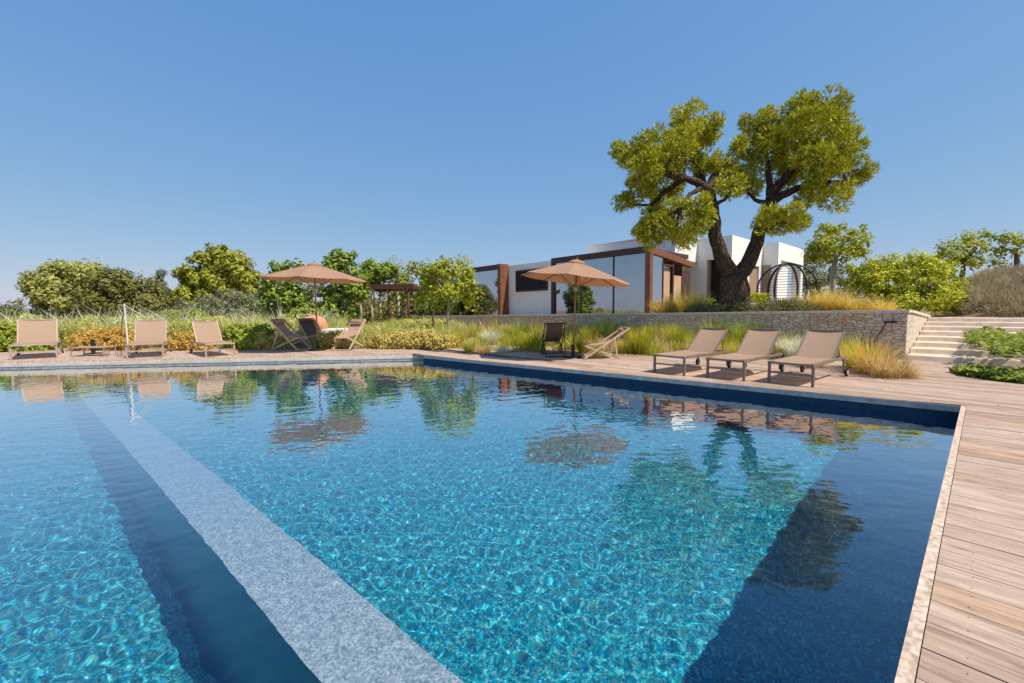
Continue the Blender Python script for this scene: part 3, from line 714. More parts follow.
T('conifer', 'small spire shaped conifer far off between two broad trees', 161, 75, [([0,(161,300),(161,268)], (.35,.25,.03))],
  [(161,273,2.2,5,0),(161,280,4.5,5,0),(161,287,6,5,0),(161,294,7.5,5,0),(161,302,8,6,0)], m_conif, ctg='conifer', clumps=8, per=46, crad=.7, size=0.220, aspect=3)
T('golden_pine', 'golden green pine with a wide domed crown behind the left parasol', 220, 42, [([0,(220,305),(215,285),(212,270)], (.45,.4,.3,.15)),([(217,292),(232,275),(240,265)], (.3,.2,.08))],
  [(205,266,20,10,0),(192,276,14,9,-1),(225,262,22,11,.5),(240,272,18,12,0),(215,280,28,12,0),(245,284,16,10,.5),(195,292,18,9,-1),(228,292,26,9,0),(183,303,15,9,-1.5),(200,255,7,5,1),(222,252,10,5,0),(250,278,9,8,1)], m_gold, clumps=8.32, per=78, crad=.65, size=0.16, aspect=3.5, shell=.55)
T('distant_sapling', 'thin sparse sapling standing alone at the left horizon', 21, 40, [([0,(21,310),(21,298)], (.08,.05,.02))], [(21,300,4,4,0),(24,306,6,4,0),(16,307,5,3,0)], m_olive, clumps=9.6, per=20, crad=.4, size=0.110)
T('olive_bush', 'silvery olive bush mound in front of the golden pine', 228, 31, [([0,(228,318),(226,308)], (.15,.12,.05))],
  [(232,306,26,15,0),(210,310,22,13,-.5),(190,314,18,11,-1),(250,312,20,14,0),(226,320,42,12,-1),(205,302,12,7,.5)], m_olive, ctg='olive bush', clumps=19.2, per=78, crad=.4, size=0.066, aspect=3)
T('olive_bush', 'low silvery shrub behind the meadow between the left loungers', 170, 30, [([0,(170,326),(170,320)], (.10,.08,.05))],
  [(170,320,24,10,0),(150,324,18,8,0),(185,326,20,9,-.5)], m_olive, ctg='olive bush', clumps=19.2, per=67, crad=.35, size=0.066, aspect=3)
FG = 'leafy fig trees behind the left parasol'
def fig(label, px, Y, blobs, trunk, **k):
    T('fig_tree', label, px, Y, trunk, blobs, m_fig, ctg='fig tree', bark=m_palebark, group=FG, clumps=28.8, per=39, crad=.42, size=0.165, aspect=1.5, shell=.35, **k)
fig('fig tree with drooping dark leaves left of the parasol pole', 285, 25, [(283,272,16,9,0),(300,268,12,7,0),(272,290,14,13,-.3),(290,295,18,16,0),(300,312,16,12,-.3),(275,308,12,10,.2),(290,322,12,8,0)], [([0,(287,320),(288,300)], (.09,.08,.05)),([(288,300),(298,278)], (.05,.02)),([(288,302),(274,285)], (.05,.02))])
fig('tallest fig tree rising just right of the parasol top', 342, 26, [(342,258,15,8,0),(337,266,12,8,-.4),(350,275,17,11,0),(335,290,18,12,.2),(355,292,14,11,-.3),(332,308,14,11,0),(348,314,10,10,0)], [([0,(342,320),(343,295),(342,268)], (.10,.09,.06,.02)),([(343,295),(354,280)], (.05,.02))])
fig('fig tree spreading over the left end of the pergola', 375, 31, [(375,270,16,9,0),(388,272,10,7,0),(368,282,14,8,.3),(385,278,12,6,.5),(372,266,6,7,0),(362,286,8,8,.5)], [([0,(372,320),(374,295),(376,275)], (.08,.07,.05,.02))])
T('backing_tree', 'mid green tree behind the pergola roof', 405, 38, [([0,(405,305),(405,285)], (.3,.25,.1))], [(400,276,15,9,0),(418,272,12,9,.5),(408,290,22,14,0),(385,300,18,12,.5),(425,268,8,6,0),(395,268,7,6,.5)], m_gold, clumps=9.6, per=62, crad=.6, size=0.138)
T('backing_tree', 'shady green tree filling the gap below the fig trees', 322, 35, [([0,(325,320),(325,300)], (.25,.2,.1))], [(320,300,26,16,0),(350,312,30,14,0),(300,316,22,14,0),(380,314,26,14,.5),(410,318,20,9,.5)], m_darkleaf, clumps=11.2, per=62, crad=.55, size=0.121)
T('mulberry_tree', 'light green young mulberry with a slim trunk in front of the left pavilion', 448, 18, [([0,(448,322),(449,306),(449,288)], (.10,.085,.08,.05)),([(449,300),(438,282),(430,272)], (.05,.035,.015)),([(449,296),(460,278),(462,266)], (.05,.035,.012)),([(449,290),(450,270),(447,260)], (.05,.03,.01)),([(449,302),(466,294)], (.03,.012))],
  [(446,268,15,9,0),(460,261,9,7,.2),(434,274,13,10,-.2),(455,280,19,12,0),(430,288,15,10,.2),(446,292,20,11,-.3),(468,290,14,10,0),(422,296,10,7,0),(474,302,9,5,.1),(468,272,10,8,.3),(425,278,8,7,.2),(440,303,14,5,0)],
  m_lime, ctg='mulberry tree', bark=m_palebark, clumps=35.2, per=44, crad=.30, size=0.094, aspect=1.4, shell=.35)
T('young_tree', 'spindly young tree left of the light green mulberry', 433, 19.5, [([0,(433,320),(433,305)], (.05,.04,.02))], [(431,303,9,6,0),(438,298,9,6,.2),(424,306,8,5,0)], m_fig, bark=m_bark, clumps=32, per=26, crad=.3, size=0.088)
# the wooded country beyond the garden, one mass in the distance
Bf = []
for i in range(95):
    x = RS.uniform(-75, 6); y = RS.uniform(44, 62) if x < -8 else RS.uniform(34, 46); hgt = RS.uniform(1.5, 2.7)*(1.0 if x > -62 else .6)
    Bf.append(((x, y, gh(x, y)+hgt*.5), (RS.uniform(1.6, 3.2), 1.5, hgt*.75)))
P, D = crown_points(Bf, 6, 42, .7, .5); V, F = leaves(P, D, .24, 2)
tag(npmesh('distant_wood', V, F, leafmat('distant_wood_leaves', [(.05,.06,.018),(.11,.12,.03),(.19,.18,.055)], .25, nscale=.12)), 'distant olive green scrub and woodland along the horizon', 'woodland', kind='stuff')
# right hand side, on the terrace and the bank
T('round_tree', 'small round headed tree with bare trunk right of the house', 833, 21, [([0,(833,275),(835,262),(837,254)], (.14,.13,.11,.06)),([(835,262),(824,248)], (.06,.03)),([(836,258),(852,245)], (.06,.03))],
  [(836,240,22,13,0),(822,248,16,10,-.3),(850,246,17,11,.2),(832,229,14,6,0),(858,235,9,9,.5),(838,256,20,7,0),(814,256,8,7,.2),(860,250,9,6,0)], m_lime, bark=m_palebark, clumps=28.8, per=52, crad=.34, size=0.094, aspect=1.7, shell=.45)
T('olive_tree', 'hazy olive tree behind the round headed tree', 812, 38, [([0,(812,290),(815,275)], (.25,.2,.1))], [(812,262,14,12,0),(822,276,22,15,0),(806,284,14,14,-.5),(845,284,20,13,0),(800,270,8,8,0)], m_olive, ctg='olive tree', clumps=9.6, per=67, crad=.55, size=0.110, aspect=3)
T('laurel_shrub', 'large bright green laurel shrub above the end of the stone wall', 906, 16.4, [([0,(904,300),(904,285)], (.10,.08,.05))],
  [(905,283,32,24,0),(880,277,24,18,.3),(930,282,26,22,.2),(905,263,24,11,0),(868,284,20,17,.4),(946,296,18,14,-.2),(925,300,34,14,-.5),(890,304,30,11,-.4),(938,270,14,10,.3),(858,274,13,10,.8),(880,264,14,9,.5),(955,304,12,9,-.2)], m_laurel, ctg='shrub', clumps=76.8, per=57, crad=.24, size=0.052, aspect=2.2, shell=.6)
AL = 'almond trees on the lavender bank'
T('almond_tree', 'loose almond tree left on the bank behind the laurel', 962, 24, [([0,(962,275),(964,258)], (.14,.12,.06)),([(964,266),(948,250)], (.06,.02)),([(964,262),(978,245)], (.06,.02))],
  [(960,248,18,8,0),(946,254,15,8,-.3),(975,242,12,7,.2),(958,262,22,9,0),(978,256,14,9,0),(940,264,10,8,.4),(966,238,7,5,0),(985,236,5,5,.3)], m_lime, ctg='almond tree', bark=m_bark, group=AL, clumps=19.2, per=36, crad=.40, size=0.110, aspect=1.6, shell=.3, z=1.9)
T('almond_tree', 'second almond tree right on the bank with a bare trunk', 1018, 22, [([0,(1017,262),(1016,248)], (.13,.11,.06)),([(1016,254),(1000,246)], (.05,.02)),([(1016,250),(1035,242)], (.05,.02))],
  [(1002,240,12,7,0),(1018,240,13,7,0),(992,250,9,7,.3),(1010,250,10,5,0),(1035,244,14,9,0),(1000,262,8,4,0)], m_lime, ctg='almond tree', bark=m_bark, group=AL, clumps=22.4, per=39, crad=.36, size=0.105, aspect=1.6, shell=.3, z=1.9)

# ================================================================== GRASS AND LOW PLANTS
m_gy = leafmat('yellow_green_grass', [(.12,.14,.012),(.30,.29,.022),(.46,.38,.045)], .35)
m_gg = leafmat('fresh_green_grass', [(.09,.14,.016),(.22,.27,.03),(.36,.36,.06)], .35)
m_straw = leafmat('straw_grass', [(.30,.20,.07),(.44,.30,.12),(.58,.45,.24)], .35)
m_fuzz = leafmat('pale_plume_grass', [(.42,.33,.21),(.58,.48,.34),(.68,.60,.46)], .35)
m_orange = leafmat('orange_feather_grass', [(.50,.22,.035),(.70,.35,.065),(.78,.48,.15)], .4)
m_rust = leafmat('rusty_mound_leaves', [(.22,.15,.03),(.46,.28,.06),(.62,.42,.13)], .35, nscale=1.6)
m_grey = leafmat('grey_green_lavender', [(.06,.065,.025),(.14,.14,.055),(.26,.23,.11)], .3)
m_lav = leafmat('dry_lavender', [(.14,.12,.06),(.27,.22,.13),(.38,.31,.20)], .3)
m_meadow = leafmat('meadow_leaves', [(.13,.16,.025),(.28,.29,.05),(.42,.39,.12),(.56,.49,.26)], .35, nscale=.35)
m_ivy = leafmat('ivy_leaves', [(.05,.08,.010),(.14,.18,.018),(.27,.27,.03)], .35)
def deckpt(x, y):
    p = gz(x, y, .05); b_ = to_ab(p.x, p.y)[1]
    return p*(13.85/b_) if b_ > 13.85 and p.x > -6 else p       # keep to the near side of the stone wall
def fill(name, pts, mk, label, ctg, mt):
    parts = []
    for i, (x, y, s) in enumerate(pts):
        V, F = mk(); parts.append(place(V, F, (x, y, gh(x, y)-.02), s, RS.uniform(0, 6.28)))
    V, F = cat(parts); o = npmesh(name, V, F, mt); return tag(o, label, ctg, kind='stuff')
# the tall meadow behind the left loungers
pts = []
for i in range(560):
    x = RS.uniform(-30, -2.2); y = float(back_y(np.array([x]))[0])+.9+RS.uniform(0, 1)**1.2*7.5
    pts.append((x, y, RS.uniform(.7, 1.15)*(1.0 if x < -9 else .72)))
fill('meadow_grass', pts, lambda: blades(60, 1.0, .42, .5, .030, .35), 'tall mixed green meadow grass behind the left side of the deck', 'grass', m_meadow)
pts = []
for i in range(150):
    x = RS.uniform(-30, -3); y = float(back_y(np.array([x]))[0])+.7+RS.uniform(0, 1)**1.3*6.5
    pts.append((x, y, RS.uniform(.7, 1.3)*(1.0 if x < -9 else .62)))
def bushy():
    P, D = crown_points([((0,0,.42), (.55,.5,.46))], 70, 20, .16, .6); return leaves(P, D, .062, 2.8)
fill('meadow_shrubs', pts, bushy, 'soft yellow green shrubs growing through the left meadow', 'shrubs', m_meadow)
pts = []
for i in range(120):
    x = RS.uniform(-28, -9); y = float(back_y(np.array([x]))[0])+1.2+RS.uniform(0, 1)*5
    pts.append((x, y, RS.uniform(.85, 1.2)))
fill('plume_grass', pts, lambda: blades(9, 1.35, .25, .45, .035, .15, (-.35, 0)), 'pale slanting plume stalks above the left meadow', 'grass', m_fuzz)
# the bed between deck and stone wall
def wallside(x):       # y of the wall foot for a given x
    a = (10.6-x)/.672; return 9.6+.741*a
pts = []; pts2 = []; pts3 = []
for i in range(620):
    x = RS.uniform(-7.5, 8.9); y0 = float(back_y(np.array([x]))[0])+.3; y1 = wallside(x)-.25
    y = y0+(y1-y0)*RS.uniform(0, 1)
    if y1-y0 < .3: continue
    g_ = math.sin(x*1.3+y*.9)+math.sin(x*.55-y*1.7+1)+RS.normal(0, .7); s_ = RS.uniform(.5, 1.1)*(.75+.35*(y-y0)/(y1-y0))
    (pts if g_ > .35 else pts2 if g_ < -.15 else pts3).append((x, y, s_))
fill('green_bed_grass', pts3, lambda: blades(60, .66, .22, .5, .020, .35), 'fresh green grass scattered through the bed below the wall', 'grass', m_gg)
fill('bed_grass', pts, lambda: blades(60, .70, .22, .6, .018, .45), 'yellow green grass massed in the bed below the stone wall', 'grass', m_gy)
fill('dry_bed_grass', pts2, lambda: blades(60, .58, .22, .7, .015, .5), 'straw coloured dry grass mixed through the bed below the wall', 'grass', m_straw)
def tufts(kind, n_, h, sp, ln, wd, dr, mt):
    V, F = blades(n_, h, sp, ln, wd, dr); o = npmesh(kind, V, F, mt); return o
made = {}
KIND = {'green_grass_clump': (420, .85, .20, .62, .016, .45, m_gy), 'fresh_grass_clump': (380, .95, .28, .50, .018, .35, m_gg), 'straw_grass_clump': (420, .62, .20, .75, .013, .55, m_straw), 'pale_grass_clump': (460, .60, .18, .80, .014, .5, m_fuzz), 'orange_grass_clump': (420, .95, .24, .62, .014, .45, m_orange)}
def clump(kind, label, loc, s, group):
    if kind not in made: o = made[kind] = tufts(kind, *KIND[kind])
    else: o = made[kind].copy(); COL.objects.link(o)
    o.location = (loc[0], loc[1], gh(loc[0], loc[1])-.01); o.rotation_euler = (0,0,RS.uniform(0, 6.28)); o.scale = (s, s, s)
    tag(o, label, 'grass clump', group)
BG = 'grass clumps in the bed below the wall'
for kind, px, py, s, label in [
 ('green_grass_clump', 640, 353, 1.0, 'arching yellow green grass clump right of the reclined folding chair'),
 ('green_grass_clump', 622, 346, .9, 'yellow green grass clump directly behind the reclined folding chair'),
 ('green_grass_clump', 676, 349, 1.05, 'tall yellow green grass clump beside the backrest of the farthest right lounger'),
 ('green_grass_clump', 655, 345, .95, 'second grass clump behind the foot of the farthest right lounger'),
 ('fresh_grass_clump', 748, 346, 1.0, 'fresh green grass clump between the first and second right lounger backs'),
 ('fresh_grass_clump', 716, 342, 1.0, 'fresh green grass clump against the wall above the farthest lounger'),
 ('green_grass_clump', 740, 358, .8, 'low grass clump under the second lounger backrest'),
 ('pale_grass_clump', 795, 358, 1.15, 'pale fuzzy dry clump left of the nearest lounger backrest'),
 ('straw_grass_clump', 812, 365, .8, 'straw clump under the nearest right lounger'),
 ('green_grass_clump', 858, 366, .9, 'bright yellow grass clump right of the nearest lounger backrest'),
 ('orange_grass_clump', 870, 370, .95, 'orange tinted feather grass clump below the black wall light'),
 ('straw_grass_clump', 888, 374, 1.15, 'wide straw and green clump at the right end of the wall foot'),
 ('straw_grass_clump', 904, 374, .7, 'small straw clump touching the lowest stair'),
 ('green_grass_clump', 590, 346, .95, 'yellow green grass clump right of the right parasol pole'),
 ('fresh_grass_clump', 606, 341, .9, 'green grass clump near the wall above the reclined chair'),
 ('green_grass_clump', 583, 352, .6, 'small clump beside the right parasol base'),
 ('straw_grass_clump', 598, 356, .6, 'dry clump under the reclined folding chair'),
 ('green_grass_clump', 534, 349, .85, 'yellow grass clump left of the dark deck chair'),
 ('fresh_grass_clump', 520, 344, .9, 'green grass clump behind the dark deck chair on its left'),
 ('pale_grass_clump', 491, 345, 1.1, 'white fuzzy tall dry clump below the plain white wall'),
 ('pale_grass_clump', 503, 351, .7, 'low pale round clump at the deck edge'),
 ('straw_grass_clump', 483, 351, .8, 'straw clump beside the low pale round clump'),
 ('green_grass_clump', 470, 350, .7, 'bright green tuft left of the straw clump at the deck edge'),
 ('green_grass_clump', 458, 346, .7, 'grass clump at the foot of the mulberry trunk')]:
    clump(kind, label, deckpt(px, py), s, BG)
# golden mounds along the deck edge
def mound(name, label, px, py, wpx, hpx, lm, group, n_=1.6, size=.038, ctg='shrub'):
    c = deckpt(px, py); Y = c.y; k = Y/FPX; c = Vector((c.x, c.y+wpx*k*.3, 0)); c.z = gh(c.x, c.y)-.03
    B = []
    for i in range(5):
        f = (i-2)/2.0; B.append(((f*wpx*k*.33, RS.uniform(-.1, .15), hpx*k*.42), (wpx*k*.24, wpx*k*.22, hpx*k*.52)))
    P, D = crown_points(B, 330*n_, 24, .13, .7)
    P[:,2] = np.abs(P[:,2]); V, F = leaves(P, D, size, 2.0); o = npmesh(name, V, F, lm); o.location = c
    return tag(o, label, ctg, group)
m_tanm = leafmat('golden_tan_leaves', [(.24,.19,.04),(.44,.34,.09),(.60,.47,.18)], .35, nscale=1.6)
MG = 'rusty golden mounds along the deck edge'
mound('golden_mound', 'rusty orange mound shrub between the two leftmost loungers', 94, 350, 66, 29, m_rust, MG)
mound('golden_mound', 'rusty orange mound shrub between the second and third lounger from the left', 178, 350, 40, 24, m_rust, MG)
mound('golden_mound', 'low golden mound at the left of the shaded deck chairs', 268, 349, 30, 20, m_tanm, MG)
mound('golden_mound', 'golden mound under the left parasol between its chairs', 330, 348, 30, 19, m_tanm, MG)
mound('golden_mound', 'wide golden mound right of the pale deck chair', 384, 348, 36, 16, m_tanm, MG)
mound('golden_mound', 'biggest golden mound in front of the pergola', 412, 348, 46, 20, m_tanm, MG)
mound('golden_mound', 'golden mound nearest the mulberry trunk', 440, 348, 30, 15, m_tanm, MG)
GS = 'bright green shrubs behind the left loungers'
mound('green_shrub', 'bright green leafy shrub at the left edge beside the first lounger', 6, 351, 48, 34, m_gg, GS, size=.07)
mound('green_shrub', 'bright green leafy shrub right of the third lounger', 240, 349, 48, 32, m_gg, GS, size=.07)
mound('green_shrub', 'green sprawling shrub between the second and third lounger backs', 172, 338, 46, 26, m_gg, GS, size=.07)
mound('green_shrub', 'low green shrub below the pergola', 380, 342, 40, 12, m_gg, GS, size=.06)
mound('green_shrub', 'soft green shrub between the pergola and the mulberry', 420, 337, 60, 14, m_meadow, GS, size=.07)
mound('rosemary_bush', 'dark grey rosemary bush by the pergola posts', 406, 331, 22, 13, m_grey, None, size=.06)
# on the terrace
def terr(px, Y): p = gy(px, 300, Y); return (p.x, p.y)
def wallb(px, db):      # terrace point seen in direction px, db behind the wall face
    u = ray(px, 300); k = u[0]/u[1]
    a = np.linspace(1.3, 27, 4000); P = AV[None]*a[:,None]+BV[None]*(WALL_B+db); i = np.argmin(np.abs(P[:,0]/P[:,1]-k)); return tuple(P[i])
OG = 'orange feather grasses on the terrace'
for px, db, s, lb in [(662,1.2,.8,'orange feather grass at the brown corner post of the glass pavilion'),(674,1.6,.9,'orange feather grass second from the brown corner post'),(688,1.3,1.1,'tall orange feather grass left of the pine trunk'),(700,1.7,.95,'orange feather grass nearest the pine trunk'),
   (806,1.2,.75,'short orange grass at the left of the right hand orange drift'),(818,1.4,.85,'orange feather grass below the small round tree, left one'),(832,1.5,1.0,'tallest orange feather grass below the small round tree'),(846,1.4,.8,'orange feather grass right of the round tree trunk'),(858,1.3,.72,'orange feather grass leaning into the laurel'),(884,.95,.62,'single orange tuft in front of the laurel near the wall end')]:
    clump('orange_grass_clump', lb, wallb(px, db), s*1.12, OG)
LG = 'grey green lavender mounds on the wall top'
for i, (px, db, s) in enumerate([(700,1.0,.8),(716,1.1,.85),(730,1.0,.85),(745,1.1,.8),(760,1.0,.8),(776,1.1,.95),(791,1.1,.95),(806,.95,.8)]):
    p = wallb(px, db); z = gh(*p)
    P, D = crown_points([((0,0,.25*s), (.55*s,.5*s,.34*s))], 420, 16, .11, .7); V, F = needles(P, D, .14, 3, .014)
    o = npmesh('lavender_mound', V, F, m_grey); o.location = (p[0], p[1], z-.03)
    tag(o, ['lavender mound left of the pine trunk', 'lavender mound just left of the pine trunk foot', 'lavender mound before the pine trunk', 'lavender mound just right of the pine trunk foot', 'lavender mound before the lime green planter', 'lavender mound left below the black cage', 'lavender mound right below the black cage', 'lavender mound beside the right orange drift'][i], 'lavender', LG)
# dry lavender bank to the right
pts = []
for i in range(520):
    a = RS.uniform(-9, .75); b_ = RS.uniform(21.2, 31)
    p = ab(a, b_)
    if a > .1 and b_ < 22.2: continue
    pts.append((p.x, p.y, RS.uniform(.75, 1.15)))
def lavclump():
    P, D = crown_points([((0,0,.28), (.5,.5,.36))], 150, 10, .12, .7); V, F = needles(P, D+np.array([0,0,.6]), .26, 2, .014); return V, F
fill('lavender_bank', pts, lavclump, 'dry greyish lavender covering the bank above the stairs', 'lavender', m_lav)
# ivy
def ivy(name, label, poly_px, z, n_, hgt):
    P = [gz(x, y, z) for x, y in poly_px]; xs_ = [p.x for p in P]; ys_ = [p.y for p in P]; C = []
    while len(C) < n_:
        x = RS.uniform(min(xs_), max(xs_)); y = RS.uniform(min(ys_), max(ys_)); ins = False
        for i in range(len(P)):
            a, b_ = P[i], P[i-1]
            if (a.y > y) != (b_.y > y) and x < (b_.x-a.x)*(y-a.y)/(b_.y-a.y)+a.x: ins = not ins
        if ins: C.append((x, y, z+hgt*RS.uniform(0, 1)*(0.6+.4*math.sin(x*5)*math.cos(y*6))))
    C = np.array(C); V, F = leaves(C, np.tile([0,-.2,.8], (n_, 1)), .095, 1.25, .5, .9)
    return tag(npmesh(name, V, F, m_ivy), label, 'ivy')
ivy('ivy_patch', 'thick patch of bright ivy spilling over the upper stairs', [(962,338),(985,332),(1010,327),(1075,326),(1075,356),(1012,358),(985,352),(970,346)], .42, 6500, .38)
ivy('ivy_strip', 'low strip of ivy along the bottom of the stairs', [(950,371),(975,370),(1060,374),(1100,385),(1060,386),(1000,380),(965,375)], .03, 2600, .14)

# ================================================================== FURNITURE
m_sling = plain('taupe_mesh_sling', (.47,.33,.235), .8, .08, 60, .15)
n = m_sling.node_tree; L = n.links.new                  # open mesh cloth: the light comes through
pb_ = next(x for x in n.nodes if x.type == 'BSDF_PRINCIPLED'); ou_ = next(x for x in n.nodes if x.type == 'OUTPUT_MATERIAL')
tl = N(n, 'BsdfTranslucent'); tl.inputs[0].default_value = (.56,.37,.26,1); ms = N(n, 'MixShader'); ms.inputs[0].default_value = .38
L(pb_.outputs[0], ms.inputs[1]); L(tl.outputs[0], ms.inputs[2]); L(ms.outputs[0], ou_.inputs[0])
m_alu = plain('taupe_metal_frame', (.19,.14,.11), .45, .08, 10, spec=.5)
m_alul = plain('pale_taupe_metal_frame', (.36,.275,.22), .45, .08, 10, spec=.5)
m_rubber = plain('black_rubber', (.018,.016,.015), .6, .1)
m_wheel = plain('pale_wheel_hub', (.62,.58,.54), .5, .1)
def lounger(label, loc, az, frame_mat, group, back_deg, w=.66, scale=1.0):
    """foot end at the origin, head towards +y"""
    t = thing('sun_lounger', label, 'sun lounger', loc, az-math.pi/2, group)
    SH, L_, HIN = .36, 1.95, 1.22; hw = w/2
    f = M()
    for s in (-1, 1):
        f.bar((s*hw, -.02, SH), (s*hw, L_-.05, SH), .032, .05)
    f.bar((-hw+.017, 0, SH), (hw-.017, 0, SH), .05, .035); f.bar((-hw+.017, L_-.08, SH-.002), (hw-.017, L_-.08, SH-.002), .04, .035); f.bar((-hw+.017, HIN, SH-.03), (hw-.017, HIN, SH-.03), .03, .025)
    f.build('frame', frame_mat, t, bevel=.006)
    for s in (-1, 1):
        q = M(); q.bar((s*(hw-.001), .03, 0), (s*(hw-.001), .03, SH-.026), .042, .042, (0,1,0)); q.build('leg', frame_mat, t, bevel=.005)
        q = M(); q.bar((s*(hw-.001), L_-.22, SH-.027), (s*(hw-.001), L_-.14, .05), .036, .036, (0,1,0)); lg_ = q.build('leg', frame_mat, t, bevel=.005)
        q = M(); n0 = len(q.v)
        cx_ = s*(hw+.035); R_ = .075
        prof = [(-.016, R_*.85), (-.016, R_), (.016, R_), (.016, R_*.85)]
        for xx, rr_ in [(-.018, .001)]+prof+[(.018, .001)]:
            for k in range(18):
                a = 2*math.pi*k/18; q.v.append((cx_+xx, L_-.13+rr_*math.cos(a), .076+rr_*math.sin(a)))
        for i in range(5):
            for k in range(18): q.f.append((i*18+k, i*18+(k+1) % 18, (i+1)*18+(k+1) % 18, (i+1)*18+k))
        wh = q.build('wheel', m_rubber, t)
        q = M(); q.tube([(cx_-.022*s, L_-.13, .076), (cx_+.024*s, L_-.13, .076)], .042, 14); q.build('hub', m_wheel, wh)
    q = M(); q.bar((-hw+.022, .03, .19), (hw-.022, .03, .19), .025, .03); q.build('stretcher', frame_mat, t)
    # sling seat with a slight sag
    def sheet(pts, x0, th=.012, nx=6, sag=.02):
        q = M(); v = []; n_ = len(pts)
        for side in (0,):
            for (y, z) in pts:
                for i in range(nx+1):
                    u = -1+2*i/nx; v.append((u*x0, y, z-sag*(1-u*u)-side*th))
        k = nx+1; o_ = n_*k; f_ = []
        for j in range(n_-1):
            for i in range(nx):
                a = j*k+i; f_.append((a, a+1, a+k+1, a+k))
        q.add(v, f_); return q
    sheet([(.03+i*(HIN-.05)/8, SH+.03) for i in range(9)], hw-.012).build('seat', m_sling, t, smooth=False)
    bd = R(back_deg); BLn = .78
    ya, za = HIN, SH+.025; yb, zb_ = ya+BLn*math.cos(bd), za+BLn*math.sin(bd)
    bk = sheet([(ya+(yb-ya)*i/8, za+(zb_-za)*i/8) for i in range(9)], hw-.028, sag=.025).build('backrest', m_sling, t)
    q = M()
    for s in (-1, 1): q.bar((s*(hw-.028), ya, za-.01), (s*(hw-.028), yb, zb_-.01), .028, .03)
    q.bar((-hw+.043, yb-.005, zb_-.012), (hw-.043, yb-.005, zb_-.012), .028, .03); q.build('backrest_frame', frame_mat, bk)
    q = M(); ym, zm = (ya+yb)/2+.08, (za+zb_)/2+.03
    for s in (-1, 1): M().bar((s*(hw-.07), ym, zm), (s*(hw-.07), L_-.18, SH-.01), .018, .022).build('prop', frame_mat, bk)
    t.scale = (scale,)*3; return t
RG = 'taupe sun loungers on the right hand deck'; LGp = 'taupe sun loungers along the far left deck'
B0 = R(39)
lounger('right lounger nearest the pool corner, backrest up before the bare end of the stone wall', (4.72, 7.22, 0), B0, m_alu, RG, 38)
lounger('middle one of the three right loungers', (3.93, 7.86, 0), B0+R(1), m_alu, RG, 38)
lounger('farthest of the three right loungers, nearest the parasol and reclined folding chair', (3.14, 8.56, 0), B0-R(1), m_alu, RG, 38)
lounger('leftmost lounger standing at the edge of the photo left of the rusty mound', (-14.15, 12.62, 0), R(134), m_alul, LGp, 52, w=.80, scale=1.15)
lounger('second lounger from the left with a thin pole standing at its side', (-10.98, 12.75, 0), R(124), m_alul, LGp, 52, w=.76, scale=1.1)
lounger('third lounger from the left, the one closest to the shaded deck chairs', (-8.85, 12.95, 0), R(137), m_alul, LGp, 52, w=.70, scale=1.05)

# parasols
m_canvas_mat, n, out = mat('terracotta_canvas'); L = n.links.new
tc = N(n, 'TexCoord'); no = N(n, 'TexNoise'); no.inputs['Scale'].default_value = 2.5; no.inputs['Detail'].default_value = 6; L(tc.outputs['Object'], no.inputs['Vector'])
r = ramp(n, [(.3, (.38,.235,.16)), (.7, (.44,.28,.195))]); L(no.outputs[0], r.inputs[0])
wv = N(n, 'TexNoise'); wv.inputs['Scale'].default_value = 5; L(tc.outputs['Object'], wv.inputs['Vector'])
b = N(n, 'BsdfPrincipled'); b.inputs['Roughness'].default_value = .9; b.inputs['Specular IOR Level'].default_value = .1; L(r.outputs[0], b.inputs['Base Color'])
bp = N(n, 'Bump'); bp.inputs['Strength'].default_value = .25; bp.inputs['Distance'].default_value = .05; L(wv.outputs[0], bp.inputs['Height']); L(bp.outputs[0], b.inputs['Normal'])
tl = N(n, 'BsdfTranslucent'); tl.inputs[0].default_value = (.40,.17,.075,1); ms = N(n, 'MixShader'); ms.inputs[0].default_value = .26
L(b.outputs[0], ms.inputs[1]); L(tl.outputs[0], ms.inputs[2]); L(ms.outputs[0], out.inputs[0])
m_wood = plain('varnished_wood', (.34,.16,.07), .45, .25, 6, stretch=(6,6,.6))
m_palewood = plain('pale_chair_wood', (.52,.38,.26), .55, .2, 6)
m_base = plain('dark_metal', (.02,.019,.018), .45, .1)
